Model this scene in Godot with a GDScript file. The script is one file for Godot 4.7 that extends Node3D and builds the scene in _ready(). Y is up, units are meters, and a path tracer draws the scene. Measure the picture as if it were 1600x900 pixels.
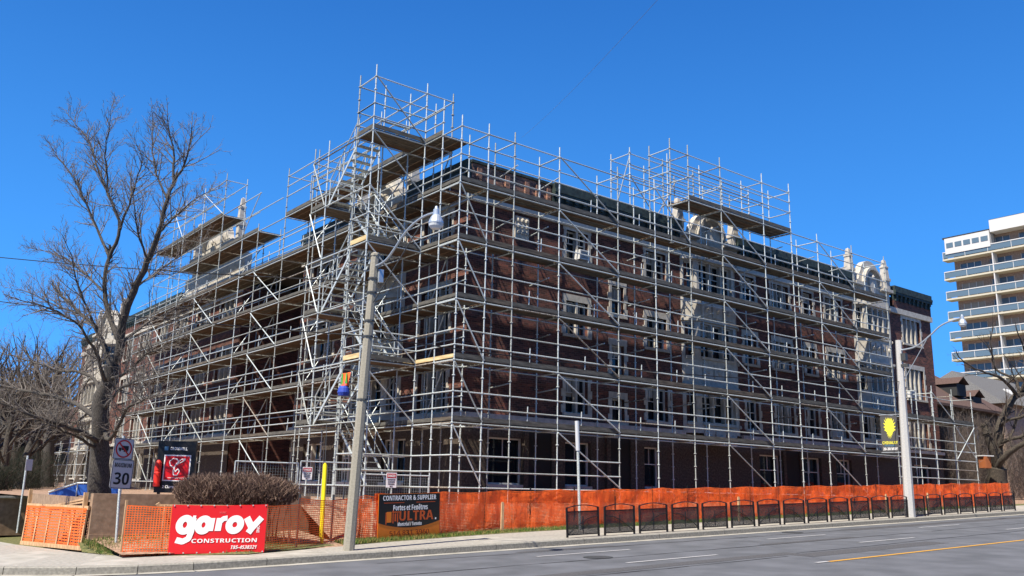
extends Node3D
# A brick apartment block wrapped in tube scaffolding at a street corner.
# x runs along the street front, z points out to the street, y is up, metres.

var M = {}
var rng = RandomNumberGenerator.new()
var taken = {}
var unit_tube: CylinderMesh
var unit_box: BoxMesh
const D1 = 3.604            # height of the lowest working deck of the scaffold
const BUILD_Z = -1.6        # street front plane
const BUILD_X = 1.6         # side front plane
const BAYS = [0.0, 1.15, 2.31, 4.43, 7.46, 9.56, 11.69, 13.83, 16.87, 18.99, 21.15, 24.22, 27.35]
const SIDE_BAYS = [0.0, 1.15, 2.3, 3.45, 5.58, 7.71, 10.9, 14.0, 17.1, 19.1, 22.15, 25.4, 28.5, 30.4, 33.45, 36.5]
var MAPLE_LIMBS = [
	[Vector3(-9.44, 1.19, -2.70), Vector3(-9.61, 2.11, -2.57), Vector3(-9.67, 2.61, -2.48), Vector3(-9.75, 3.21, -2.36), Vector3(-9.80, 3.81, -2.23), Vector3(-9.71, 4.21, -2.04), Vector3(-9.73, 4.58, -1.95), 0.265, 0.190],
	[Vector3(-9.75, 4.62, -1.95), Vector3(-9.92, 5.07, -2.21), Vector3(-10.09, 5.64, -2.58), Vector3(-10.25, 5.91, -2.89), Vector3(-10.41, 6.10, -3.23), Vector3(-10.63, 6.46, -3.69), Vector3(-10.93, 6.89, -4.32), 0.120, 0.030],
	[Vector3(-9.73, 4.55, -1.95), Vector3(-9.68, 4.85, -1.83), Vector3(-9.67, 5.12, -1.61), Vector3(-9.72, 5.42, -1.56), Vector3(-9.72, 5.92, -1.29), Vector3(-9.67, 6.48, -0.95), Vector3(-9.56, 7.23, -0.39), Vector3(-9.47, 7.94, 0.02), Vector3(-9.44, 8.80, 0.30), Vector3(-9.38, 9.17, 0.45), 0.150, 0.050],
	[Vector3(-9.38, 9.17, 0.45), Vector3(-9.32, 9.58, 1.02), Vector3(-9.35, 9.95, 1.36), Vector3(-9.41, 10.38, 1.57), 0.055, 0.012],
	[Vector3(-9.38, 9.17, 0.45), Vector3(-9.41, 9.64, 0.44), Vector3(-9.46, 10.12, 0.40), Vector3(-9.60, 10.61, 0.31), Vector3(-9.69, 11.02, 0.35), 0.055, 0.012],
	[Vector3(-9.44, 8.80, 0.30), Vector3(-9.63, 9.37, -0.08), Vector3(-9.73, 10.02, -0.36), Vector3(-9.78, 10.63, -0.49), Vector3(-9.83, 11.19, -0.49), 0.045, 0.010],
	[Vector3(-9.69, 5.22, -1.60), Vector3(-9.75, 5.45, -1.84), Vector3(-9.92, 5.95, -2.09), Vector3(-10.02, 6.27, -2.21), Vector3(-10.07, 6.63, -2.27), Vector3(-10.13, 7.14, -2.18), Vector3(-10.09, 7.56, -2.15), 0.110, 0.070],
	[Vector3(-10.09, 7.56, -2.15), Vector3(-10.01, 8.29, -1.75), Vector3(-10.15, 8.94, -2.06), Vector3(-10.33, 9.43, -2.32), Vector3(-10.54, 10.03, -2.57), Vector3(-10.85, 11.00, -2.93), Vector3(-11.09, 11.42, -3.26), Vector3(-11.33, 11.86, -3.58), 0.075, 0.012],
	[Vector3(-10.09, 7.56, -2.15), Vector3(-10.23, 8.20, -2.73), Vector3(-10.51, 9.05, -3.23), Vector3(-10.86, 9.90, -3.65), Vector3(-11.17, 10.52, -4.11), Vector3(-11.51, 11.11, -4.47), 0.060, 0.012],
	[Vector3(-10.01, 8.29, -1.75), Vector3(-10.03, 8.60, -1.28), Vector3(-10.03, 8.91, -0.93), Vector3(-10.06, 9.36, -0.42), Vector3(-10.07, 9.87, -0.15), Vector3(-10.26, 10.23, -0.20), 0.050, 0.010],
	[Vector3(-10.33, 9.43, -2.32), Vector3(-10.49, 9.82, -1.81), Vector3(-10.69, 10.22, -1.46), Vector3(-10.76, 10.82, -1.08), Vector3(-10.81, 11.28, -0.85), 0.040, 0.008],
	[Vector3(-9.56, 7.23, -0.39), Vector3(-9.86, 7.56, -0.00), Vector3(-10.12, 7.95, 0.30), Vector3(-10.24, 8.21, 0.54), Vector3(-10.48, 8.77, 0.77), 0.045, 0.010],
	[Vector3(-9.75, 3.18, -2.37), Vector3(-9.83, 3.27, -2.67), Vector3(-9.99, 3.49, -3.13), Vector3(-10.21, 3.69, -3.77), Vector3(-10.62, 3.89, -4.42), Vector3(-11.14, 4.05, -5.19), Vector3(-11.68, 4.23, -5.96), Vector3(-12.10, 4.32, -6.52), 0.110, 0.030],
	[Vector3(-9.67, 2.61, -2.48), Vector3(-10.03, 2.70, -2.08), Vector3(-10.47, 2.84, -1.73), Vector3(-10.95, 2.97, -1.55), Vector3(-11.42, 3.07, -1.37), Vector3(-11.91, 3.23, -1.19), Vector3(-12.35, 3.36, -1.11), 0.120, 0.030],
	[Vector3(-9.65, 2.44, -2.51), Vector3(-9.93, 2.51, -2.31), Vector3(-10.37, 2.69, -1.96), Vector3(-10.84, 2.82, -1.64), Vector3(-11.33, 2.95, -1.07), 0.070, 0.015],
	[Vector3(-9.80, 3.74, -2.25), Vector3(-9.82, 4.05, -2.70), Vector3(-9.87, 4.33, -3.18), Vector3(-9.97, 4.47, -3.48), Vector3(-10.21, 4.58, -4.03), Vector3(-10.48, 4.66, -4.75), Vector3(-11.15, 4.99, -5.83), Vector3(-11.73, 5.22, -6.49), 0.080, 0.015],
	[Vector3(-9.78, 4.06, -2.14), Vector3(-10.11, 4.45, -1.50), Vector3(-10.38, 4.83, -1.08), Vector3(-10.64, 5.03, -0.84), Vector3(-11.01, 5.32, -0.39), Vector3(-11.41, 5.47, -0.14), Vector3(-11.88, 5.58, 0.04), Vector3(-12.46, 5.67, 0.14), 0.075, 0.015],
	[Vector3(-9.71, 4.28, -2.02), Vector3(-9.69, 4.26, -1.36), Vector3(-9.66, 4.30, -0.80), Vector3(-9.62, 4.46, -0.19), Vector3(-9.57, 4.66, 0.43), Vector3(-9.41, 4.76, 0.98), Vector3(-9.21, 4.94, 1.71), 0.070, 0.012],
	[Vector3(-9.71, 3.45, -2.26), Vector3(-9.74, 3.70, -1.55), Vector3(-9.73, 3.89, -0.84), Vector3(-9.66, 4.01, -0.23), Vector3(-9.59, 4.09, 0.38), Vector3(-9.44, 4.13, 1.03), 0.075, 0.015],
	[Vector3(-9.68, 2.98, -2.37), Vector3(-9.60, 2.65, -2.02), Vector3(-9.60, 2.75, -1.59), Vector3(-9.61, 2.92, -1.16), Vector3(-9.65, 3.12, -0.74), Vector3(-9.66, 3.33, -0.42), Vector3(-9.61, 3.47, 0.18), Vector3(-9.50, 3.58, 0.83), Vector3(-9.29, 3.63, 1.53), 0.090, 0.020],
	[Vector3(-9.63, 5.21, -1.56), Vector3(-9.29, 5.51, -1.85), Vector3(-8.88, 5.91, -2.06), Vector3(-8.42, 6.22, -2.13), Vector3(-7.90, 6.52, -2.16), Vector3(-7.39, 6.70, -2.09), 0.065, 0.012],
	[Vector3(-9.47, 7.94, 0.02), Vector3(-9.45, 8.03, 0.59), Vector3(-9.38, 8.18, 1.21), Vector3(-9.28, 8.39, 1.88), Vector3(-9.12, 8.49, 2.42), Vector3(-9.01, 8.52, 2.66), 0.045, 0.008],
	[Vector3(-9.67, 6.48, -0.95), Vector3(-9.35, 6.86, -1.37), Vector3(-8.94, 7.24, -1.59), Vector3(-8.54, 7.64, -1.68), Vector3(-8.10, 8.07, -1.73), Vector3(-7.77, 8.45, -1.62), 0.050, 0.008],
	[Vector3(-10.07, 6.63, -2.27), Vector3(-10.17, 6.91, -2.92), Vector3(-10.36, 7.38, -3.73), Vector3(-10.69, 7.85, -4.50), Vector3(-10.99, 8.13, -5.19), Vector3(-11.37, 8.32, -5.83), 0.050, 0.008],
	[Vector3(-10.09, 5.64, -2.58), Vector3(-10.42, 5.94, -2.10), Vector3(-10.74, 6.32, -1.72), Vector3(-11.04, 6.75, -1.31), Vector3(-11.24, 7.18, -1.08), Vector3(-11.48, 7.59, -1.02), 0.050, 0.010],
	[Vector3(-10.41, 6.10, -3.23), Vector3(-10.72, 6.28, -3.81), Vector3(-11.11, 6.54, -4.44), Vector3(-11.53, 6.86, -5.07), Vector3(-11.87, 6.98, -5.56), 0.040, 0.008],
]
var STREET_TREE_LIMBS = [
	[Vector3(41.83, 2.44, -1.58), Vector3(41.78, 2.94, -1.47), Vector3(41.73, 3.47, -1.36), 0.620, 0.550],
	[Vector3(41.73, 3.47, -1.36), Vector3(41.48, 4.08, -1.38), Vector3(41.22, 4.73, -1.39), Vector3(41.13, 5.46, -1.51), 0.360, 0.300],
	[Vector3(41.74, 3.40, -1.37), Vector3(41.87, 4.79, -1.25), Vector3(41.94, 5.92, -1.13), Vector3(42.46, 7.01, -0.79), Vector3(42.90, 7.78, -0.48), Vector3(43.23, 7.99, -0.29), 0.360, 0.220],
	[Vector3(43.00, 7.94, -0.35), Vector3(42.14, 8.34, -0.26), Vector3(41.10, 8.80, -0.31), Vector3(40.11, 8.95, -0.39), Vector3(39.17, 9.02, -0.46), Vector3(38.04, 9.23, -0.65), Vector3(36.85, 9.66, -0.81), 0.180, 0.040],
	[Vector3(43.23, 7.99, -0.29), Vector3(43.39, 8.61, -0.37), Vector3(43.42, 9.03, -0.49), Vector3(43.19, 9.33, -0.98), Vector3(43.04, 9.68, -1.39), Vector3(43.09, 10.40, -1.53), Vector3(42.90, 11.42, -1.51), Vector3(42.98, 12.44, -1.29), 0.150, 0.030],
	[Vector3(41.73, 3.47, -1.36), Vector3(41.33, 3.92, -0.89), Vector3(41.16, 4.47, -0.21), Vector3(41.12, 4.90, 0.54), Vector3(41.33, 5.71, 1.60), 0.300, 0.150],
	[Vector3(41.90, 4.60, -1.28), Vector3(41.52, 5.00, -0.82), Vector3(41.44, 5.14, -0.44), Vector3(41.59, 5.39, 0.40), Vector3(41.67, 6.11, 1.33), 0.200, 0.100],
	[Vector3(41.94, 5.92, -1.13), Vector3(41.63, 6.24, -0.63), Vector3(41.51, 6.36, -0.16), Vector3(41.51, 6.56, 0.55), Vector3(41.89, 7.28, 1.19), 0.160, 0.080],
	[Vector3(43.23, 7.99, -0.29), Vector3(43.16, 8.63, 0.10), Vector3(42.87, 9.57, 0.54), Vector3(42.17, 10.67, 0.70), Vector3(41.40, 11.57, 0.74), 0.160, 0.040],
	[Vector3(41.44, 5.14, -0.44), Vector3(41.93, 5.89, -0.23), Vector3(42.23, 6.68, -0.02), Vector3(42.77, 7.40, 0.35), 0.120, 0.050],
]
# ---------------------------------------------------------------- helpers
func numbered(n: String) -> String:
	taken[n] = taken.get(n, -1) + 1
	return n if taken[n] == 0 else "%s_%03d" % [n, taken[n]]

func tag(o, label = "", category = "", group = "", kind = ""):
	if label != "": o.set_meta("label", label)
	if category != "": o.set_meta("category", category)
	if group != "": o.set_meta("group", group)
	if kind != "": o.set_meta("kind", kind)
	return o

func thing(called, label, category, at = Vector3.ZERO, turn = 0.0, group = ""):
	var o := Node3D.new()
	o.name = numbered(called)
	add_child(o)
	o.position = at
	o.rotation.y = turn
	return tag(o, label, category, group)

func setting(called):
	var o := Node3D.new()
	o.name = numbered(called)
	add_child(o)
	return tag(o, "", "", "", "structure")

func mesh_node(mesh, called, mat, parent):
	var m := MeshInstance3D.new()
	m.mesh = mesh
	m.material_override = mat
	if parent == self:
		m.name = numbered(called)
		add_child(m)
	else:
		m.name = called
		parent.add_child(m, true)
	return m

func nst() -> SurfaceTool:
	var s := SurfaceTool.new()
	s.begin(Mesh.PRIMITIVE_TRIANGLES)
	return s

func put(st: SurfaceTool, called, mat, parent):
	return mesh_node(st.commit(), called, mat, parent)

func quad(st: SurfaceTool, a: Vector3, b: Vector3, c: Vector3, d: Vector3):
	var n := (c - a).cross(d - b).normalized()
	for v in [a, c, b, a, d, c]:
		st.set_normal(n)
		st.add_vertex(v)

func tri(st: SurfaceTool, a: Vector3, b: Vector3, c: Vector3):
	var n := (b - a).cross(c - a).normalized()
	for v in [a, c, b]:
		st.set_normal(n)
		st.add_vertex(v)

func sbox(st: SurfaceTool, c: Vector3, size: Vector3, b := Basis()):
	var x := b.x * size.x * 0.5
	var y := b.y * size.y * 0.5
	var z := b.z * size.z * 0.5
	quad(st, c - x - y + z, c + x - y + z, c + x + y + z, c - x + y + z)
	quad(st, c + x - y - z, c - x - y - z, c - x + y - z, c + x + y - z)
	quad(st, c + x - y + z, c + x - y - z, c + x + y - z, c + x + y + z)
	quad(st, c - x - y - z, c - x - y + z, c - x + y + z, c - x + y - z)
	quad(st, c - x + y + z, c + x + y + z, c + x + y - z, c - x + y - z)
	quad(st, c - x - y - z, c + x - y - z, c + x - y + z, c - x - y + z)

func aim(d: Vector3) -> Basis:      # y axis along d
	var y := d.normalized()
	var h := Vector3.UP if absf(y.y) < 0.95 else Vector3.RIGHT
	var x := h.cross(y).normalized()
	return Basis(x, y, x.cross(y))

func stube(st: SurfaceTool, pts: Array, radii: Array, sides: int, caps := false):
	var rings := []
	var b := aim(pts[1] - pts[0])
	for i in pts.size():
		var d: Vector3 = (pts[mini(i + 1, pts.size() - 1)] - pts[maxi(i - 1, 0)])
		var y := d.normalized()
		var x := (b.x - y * b.x.dot(y)).normalized()
		b = Basis(x, y, x.cross(y))
		var ring := []
		for k in sides:
			var a := TAU * k / sides
			var n := b.x * cos(a) + b.z * sin(a)
			ring.append([pts[i] + n * radii[i], n])
		rings.append(ring)
	for i in pts.size() - 1:
		for k in sides:
			var k2 := (k + 1) % sides
			for q in [[i, k], [i, k2], [i + 1, k2], [i, k], [i + 1, k2], [i + 1, k]]:
				var e = rings[q[0]][q[1]]
				st.set_normal(e[1])
				st.add_vertex(e[0])
	if caps:
		for e in [0, pts.size() - 1]:
			var n: Vector3 = (pts[e] - pts[1 if e == 0 else e - 1]).normalized()
			for k in sides:
				for v in ([pts[e], rings[e][k][0], rings[e][(k + 1) % sides][0]] if e > 0 else [pts[e], rings[e][(k + 1) % sides][0], rings[e][k][0]]):
					st.set_normal(n)
					st.add_vertex(v)

# lathe about y: profile of [radius, height]
func slathe(st: SurfaceTool, at: Vector3, prof: Array, sides: int):
	var pts := []
	for i in prof.size() - 1:
		for k in sides:
			var a0 := TAU * k / sides
			var a1 := TAU * (k + 1) / sides
			var p = [prof[i], prof[i + 1]]
			var q := []
			for e in [[0, a0], [0, a1], [1, a1], [1, a0]]:
				q.append(at + Vector3(cos(e[1]) * p[e[0]][0], p[e[0]][1], sin(e[1]) * p[e[0]][0]))
			quad(st, q[3], q[2], q[1], q[0])

# flat outline (x, y) pushed to thickness t along z of basis b at o
func sprism(st: SurfaceTool, outline: PackedVector2Array, t: float, o: Vector3, b: Basis):
	var ids := Geometry2D.triangulate_polygon(outline)
	var f := func(p: Vector2, z: float) -> Vector3: return o + b.x * p.x + b.y * p.y + b.z * z
	for i in range(0, ids.size(), 3):
		for z in [t * 0.5, -t * 0.5]:
			tri_n(st, f.call(outline[ids[i]], z), f.call(outline[ids[i + 1]], z), f.call(outline[ids[i + 2]], z), b.z * signf(z))
	var cw := Geometry2D.is_polygon_clockwise(outline)
	for i in outline.size():
		var p := outline[i]
		var q := outline[(i + 1) % outline.size()]
		var e := (q - p).normalized()
		var n2 := Vector2(e.y, -e.x) * (-1.0 if cw else 1.0)
		var n := b.x * n2.x + b.y * n2.y
		tri_n(st, f.call(p, t * 0.5), f.call(q, t * 0.5), f.call(q, -t * 0.5), n)
		tri_n(st, f.call(p, t * 0.5), f.call(q, -t * 0.5), f.call(p, -t * 0.5), n)

func tri_n(st: SurfaceTool, a: Vector3, b: Vector3, c: Vector3, n: Vector3):
	for v in ([a, c, b] if (b - a).cross(c - a).dot(n) > 0.0 else [a, b, c]):
		st.set_normal(n)
		st.add_vertex(v)

func tube(parent, called, a: Vector3, b: Vector3, r: float, mat):
	var m = mesh_node(unit_tube, called, mat, parent)
	var l := (b - a).length()
	var q := aim(b - a)
	m.transform = Transform3D(Basis(q.x * r, q.y * l, q.z * r), (a + b) * 0.5)
	return m

func box(parent, called, c: Vector3, size: Vector3, mat, b := Basis()):
	var m = mesh_node(unit_box, called, mat, parent)
	m.transform = Transform3D(Basis(b.x * size.x, b.y * size.y, b.z * size.z), c)
	return m

func lettering(parent, words: String, c: Vector3, b: Basis, w: float, h: float, mat, bold := 700, italic := false, called := "lettering"):
	var t := TextMesh.new()
	var fnt := SystemFont.new()
	fnt.font_names = PackedStringArray(["Droid Sans"])
	fnt.font_weight = bold
	t.font = fnt
	t.text = words
	t.font_size = 48
	t.pixel_size = 0.01
	t.depth = 0.02
	t.curve_step = 2.0
	var bb := t.get_aabb()
	var m = mesh_node(t, called, mat, parent)
	var sx := w / maxf(bb.size.x, 0.001)
	var sy := h / maxf(bb.size.y, 0.001)
	var yy := b.y + (b.x * 0.22 if italic else Vector3.ZERO)
	var bs := Basis(b.x * sx, yy * sy, b.z * 0.12)
	m.transform = Transform3D(bs, c - bs * bb.get_center())
	return m

# ---------------------------------------------------------------- textures and materials
func tex(im: Image) -> ImageTexture:
	im.generate_mipmaps()
	return ImageTexture.create_from_image(im)

func noise_tex(freq: float, lo: Color, hi: Color, seed_: int, oct := 4, stretch := Vector2.ONE, size := 256) -> ImageTexture:
	var n := FastNoiseLite.new()
	n.seed = seed_
	n.frequency = freq
	n.fractal_octaves = oct
	n.noise_type = FastNoiseLite.TYPE_SIMPLEX_SMOOTH
	var im := Image.create(size, size, false, Image.FORMAT_RGB8)
	# seamless: a torus in 4D is not offered, so blend the wrapped edges
	for y in size:
		for x in size:
			var fx := float(x) / size
			var fy := float(y) / size
			var v := 0.0
			var wsum := 0.0
			for ox in 2:
				for oy in 2:
					var w := (fx if ox == 1 else 1.0 - fx) * (fy if oy == 1 else 1.0 - fy)
					v += w * n.get_noise_2d((x - ox * size) * stretch.x, (y - oy * size) * stretch.y)
					wsum += w * w
			v = v / sqrt(wsum)
			im.set_pixel(x, y, lo.lerp(hi, clampf(v * 0.9 + 0.5, 0, 1)))
	return tex(im)

func brick_tex(base: Array, mortar: Color, seed_: int) -> ImageTexture:
	var r := RandomNumberGenerator.new()
	r.seed = seed_
	var n := FastNoiseLite.new()
	n.seed = seed_
	n.frequency = 0.05
	var im := Image.create(512, 480, false, Image.FORMAT_RGB8)
	im.fill(mortar)
	for row in 24:
		var off := (row % 2) * 32
		for k in 8:
			var c: Color = base[r.randi() % base.size()]
			var f := r.randf_range(0.72, 1.25)
			for yy in range(row * 20 + 1, row * 20 + 18):
				for xx in range(k * 64 + 2, k * 64 + 62):
					var g := f * (1.0 + n.get_noise_2d(xx, yy) * 0.25)
					im.set_pixel((xx + off) % 512, yy, Color(c.r * g, c.g * g, c.b * g))
	return tex(im)

func mat(called, c: Color, rough := 0.8, metal := 0.0):
	var m := StandardMaterial3D.new()
	m.resource_name = called
	m.albedo_color = c
	m.roughness = rough
	m.metallic = metal
	M[called] = m
	return m

func tmat(called, t: Texture2D, scale: Vector3, rough := 0.85, tint := Color.WHITE):
	var m = mat(called, tint, rough)
	m.albedo_texture = t
	m.uv1_triplanar = true
	m.uv1_world_triplanar = true
	m.uv1_scale = scale
	m.uv1_triplanar_sharpness = 8.0
	return m

func make_materials():
	var wall_b = [Color(0.365, 0.205, 0.165), Color(0.315, 0.175, 0.145), Color(0.405, 0.235, 0.185), Color(0.275, 0.16, 0.14), Color(0.355, 0.21, 0.175)]
	tmat("brick", brick_tex(wall_b, Color(0.40, 0.33, 0.30), 3), Vector3(0.5556, 0.5556, 0.5556), 0.9)
	var par_b = [Color(0.45, 0.32, 0.27), Color(0.52, 0.37, 0.30), Color(0.38, 0.27, 0.24)]
	tmat("brick_parapet", brick_tex(par_b, Color(0.48, 0.42, 0.38), 5), Vector3(0.5556, 0.5556, 0.5556), 0.9)
	tmat("limestone", noise_tex(0.03, Color(0.64, 0.62, 0.58), Color(0.74, 0.72, 0.68), 11), Vector3(0.45, 0.45, 0.45), 0.85)
	tmat("rubble_stone", noise_tex(0.045, Color(0.19, 0.165, 0.145), Color(0.34, 0.30, 0.26), 12, 3), Vector3(0.8, 0.8, 0.8), 0.9)
	tmat("copper_dark", noise_tex(0.03, Color(0.10, 0.14, 0.14), Color(0.20, 0.26, 0.24), 13), Vector3(0.5, 0.5, 0.5), 0.7)
	tmat("deck_old", noise_tex(0.02, Color(0.25, 0.225, 0.195), Color(0.42, 0.38, 0.33), 14, 4, Vector2(0.4, 3.0)), Vector3(0.6, 0.6, 0.6), 0.9)
	tmat("deck_brown", noise_tex(0.02, Color(0.26, 0.19, 0.135), Color(0.43, 0.33, 0.24), 15, 4, Vector2(0.4, 3.0)), Vector3(0.6, 0.6, 0.6), 0.9)
	tmat("deck_new", noise_tex(0.02, Color(0.72, 0.62, 0.44), Color(0.86, 0.78, 0.60), 16, 4, Vector2(0.4, 3.0)), Vector3(0.6, 0.6, 0.6), 0.85)
	tmat("toe_old", noise_tex(0.03, Color(0.255, 0.25, 0.235), Color(0.385, 0.375, 0.35), 17, 4, Vector2(0.5, 2.0)), Vector3(0.5, 0.5, 0.5), 0.9)
	tmat("asphalt", noise_tex(0.02, Color(0.305, 0.315, 0.335), Color(0.375, 0.385, 0.41), 18, 7, Vector2(1, 1), 512), Vector3(0.07, 0.07, 0.07), 0.9)
	tmat("asphalt_patch", noise_tex(0.2, Color(0.24, 0.24, 0.25), Color(0.34, 0.34, 0.35), 28, 3), Vector3(0.35, 0.35, 0.35), 0.9)
	tmat("concrete", noise_tex(0.025, Color(0.55, 0.54, 0.505), Color(0.66, 0.645, 0.615), 19, 7, Vector2(1, 1), 512), Vector3(0.13, 0.13, 0.13), 0.9)
	tmat("concrete_b", noise_tex(0.06, Color(0.53, 0.52, 0.49), Color(0.63, 0.615, 0.585), 29), Vector3(0.5, 0.5, 0.5), 0.9)
	tmat("kerb", noise_tex(0.08, Color(0.48, 0.47, 0.445), Color(0.60, 0.59, 0.555), 20), Vector3(0.6, 0.6, 0.6), 0.9)
	tmat("pole_concrete", noise_tex(0.09, Color(0.54, 0.525, 0.475), Color(0.63, 0.61, 0.56), 21), Vector3(0.8, 0.8, 0.8), 0.85)
	tmat("soil", noise_tex(0.06, Color(0.46, 0.37, 0.30), Color(0.68, 0.56, 0.47), 22), Vector3(0.4, 0.4, 0.4), 0.95)
	tmat("turf", noise_tex(0.07, Color(0.26, 0.30, 0.15), Color(0.46, 0.43, 0.28), 23), Vector3(0.5, 0.5, 0.5), 0.95)
	tmat("stucco", noise_tex(0.05, Color(0.52, 0.43, 0.35), Color(0.63, 0.53, 0.44), 24), Vector3(0.4, 0.4, 0.4), 0.9)
	tmat("bark", noise_tex(0.07, Color(0.165, 0.155, 0.145), Color(0.37, 0.35, 0.33), 25, 4, Vector2(2.0, 0.5)), Vector3(1.2, 1.2, 1.2), 0.95)
	tmat("bark_dark", noise_tex(0.07, Color(0.14, 0.125, 0.115), Color(0.38, 0.35, 0.31), 26, 4, Vector2(2.0, 0.5)), Vector3(0.8, 0.8, 0.8), 0.95)
	tmat("lumber", noise_tex(0.03, Color(0.66, 0.52, 0.38), Color(0.82, 0.69, 0.53), 27, 4, Vector2(3.0, 0.4)), Vector3(0.8, 0.8, 0.8), 0.85)
	tmat("roof_brown", noise_tex(0.1, Color(0.27, 0.205, 0.185), Color(0.38, 0.305, 0.28), 30), Vector3(0.4, 0.4, 0.4), 0.95)
	tmat("roof_grey", noise_tex(0.1, Color(0.31, 0.31, 0.315), Color(0.42, 0.42, 0.42), 31), Vector3(0.4, 0.4, 0.4), 0.95)
	tmat("condo_brick", noise_tex(0.05, Color(0.58, 0.50, 0.44), Color(0.68, 0.60, 0.53), 32), Vector3(0.3, 0.3, 0.3), 0.9)
	tmat("galvanised", noise_tex(0.06, Color(0.63, 0.66, 0.66), Color(0.86, 0.89, 0.89), 33), Vector3(1.5, 1.5, 1.5), 0.42)
	M.galvanised.metallic = 0.2
	tmat("galvanised_dull", noise_tex(0.07, Color(0.48, 0.50, 0.495), Color(0.72, 0.74, 0.73), 34), Vector3(1.2, 1.2, 1.2), 0.6)
	tmat("galvanised_stained", noise_tex(0.05, Color(0.34, 0.27, 0.22), Color(0.70, 0.70, 0.67), 35, 5), Vector3(1.0, 1.0, 1.0), 0.65)
	mat("tar", Color(0.17, 0.17, 0.18), 0.7)
	mat("aluminium", Color(0.86, 0.87, 0.88), 0.35, 0.3)
	mat("paint_white", Color(0.78, 0.785, 0.785), 0.6)
	mat("frame_grey", Color(0.78, 0.78, 0.76), 0.6)
	mat("glass_dark", Color(0.09, 0.115, 0.14), 0.06)
	M.glass_dark.metallic_specular = 0.5
	mat("glass_condo", Color(0.36, 0.44, 0.50), 0.10)
	mat("slab_cream", Color(0.74, 0.72, 0.65), 0.8)
	mat("line_white", Color(0.64, 0.64, 0.65), 0.8)
	mat("line_yellow", Color(0.74, 0.55, 0.20), 0.8)
	mat("orange_net", Color(0.99, 0.45, 0.17), 0.6)
	M.orange_net.backlight_enabled = true
	M.orange_net.backlight = Color(0.6, 0.22, 0.07)
	mat("banner_red", Color(0.86, 0.10, 0.14), 0.5)
	mat("letter_white", Color(0.95, 0.95, 0.95), 0.6)
	mat("letter_black", Color(0.05, 0.05, 0.05), 0.6)
	mat("sign_white", Color(0.74, 0.74, 0.75), 0.45)
	mat("sign_red", Color(0.70, 0.08, 0.12), 0.5)
	mat("sign_black", Color(0.06, 0.06, 0.065), 0.4)
	mat("ultra_orange", Color(0.93, 0.50, 0.08), 0.5)
	mat("ultra_dark_orange", Color(0.80, 0.34, 0.10), 0.5)
	mat("crest_red", Color(0.80, 0.05, 0.10), 0.4)
	mat("rail_black", Color(0.07, 0.07, 0.08), 0.45)
	mat("wire_grey", Color(0.30, 0.31, 0.32), 0.5, 0.3)
	mat("infill_grey", Color(0.22, 0.215, 0.22), 0.7)
	tmat("pole_white", noise_tex(0.09, Color(0.68, 0.68, 0.68), Color(0.74, 0.74, 0.735), 41), Vector3(0.6, 0.6, 0.6), 0.6)
	mat("banner_pink", Color(0.90, 0.45, 0.45), 0.6)
	mat("ultra_number", Color(0.42, 0.10, 0.05), 0.6)
	mat("cedar", Color(0.62, 0.36, 0.20), 0.8)
	mat("wire_thin", Color(0.45, 0.50, 0.56), 0.6)
	mat("door_dark", Color(0.08, 0.075, 0.07), 0.85)
	mat("yellow_plastic", Color(0.92, 0.84, 0.06), 0.45)
	mat("hydrant_red", Color(0.85, 0.16, 0.08), 0.5)
	mat("blue_tarp", Color(0.10, 0.30, 0.62), 0.55)
	mat("banner_grey", Color(0.30, 0.30, 0.31), 0.6)
	mat("burst_yellow", Color(0.93, 0.90, 0.28), 0.6)
	mat("banner_blue", Color(0.30, 0.50, 0.64), 0.6)
	mat("lamp_metal", Color(0.72, 0.76, 0.80), 0.35, 0.5)
	mat("lamp_glass", Color(0.85, 0.87, 0.88), 0.25)
	mat("twig", Color(0.38, 0.335, 0.31), 0.95)
	mat("twig_grey", Color(0.44, 0.415, 0.395), 0.95)
	mat("twig_dark", Color(0.27, 0.23, 0.21), 0.95)
	mat("hedge_twig", Color(0.36, 0.285, 0.255), 0.95)
	mat("hedge_twig_b", Color(0.58, 0.49, 0.43), 0.95)
	mat("grass_blade", Color(0.30, 0.40, 0.14), 0.9)
	mat("grass_dry", Color(0.52, 0.48, 0.28), 0.9)
	mat("wire_black", Color(0.05, 0.05, 0.055), 0.6)
	mat("curtain", Color(0.62, 0.60, 0.56), 0.9)
	mat("vest_orange", Color(0.95, 0.42, 0.16), 0.7)
	mat("vest_green", Color(0.30, 0.62, 0.26), 0.7)
	mat("bag_blue", Color(0.14, 0.26, 0.66), 0.7)
	mat("slate_dark", Color(0.16, 0.17, 0.18), 0.8)
	mat("conifer", Color(0.12, 0.15, 0.10), 0.95)

# ---------------------------------------------------------------- ground shape
func street_y(x: float) -> float:
	return 0.027 * (clampf(x, -12.0, 60.0) + 6.0)

func walk_y(x: float) -> float:
	return street_y(x) + 0.15

func net_z(x: float) -> float:
	var k = [[-5.26, 2.62], [-3.9, 2.33], [-1.68, 1.95], [0.9, 1.5], [200.0, 1.5]]
	if x <= k[0][0]: return k[0][1]
	for i in k.size() - 1:
		if x <= k[i + 1][0]:
			return lerpf(k[i][1], k[i + 1][1], (x - k[i][0]) / (k[i + 1][0] - k[i][0]))
	return 1.5

func lot_y(x: float) -> float:
	return 1.1 + 0.011 * maxf(x, 0.0)

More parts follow.
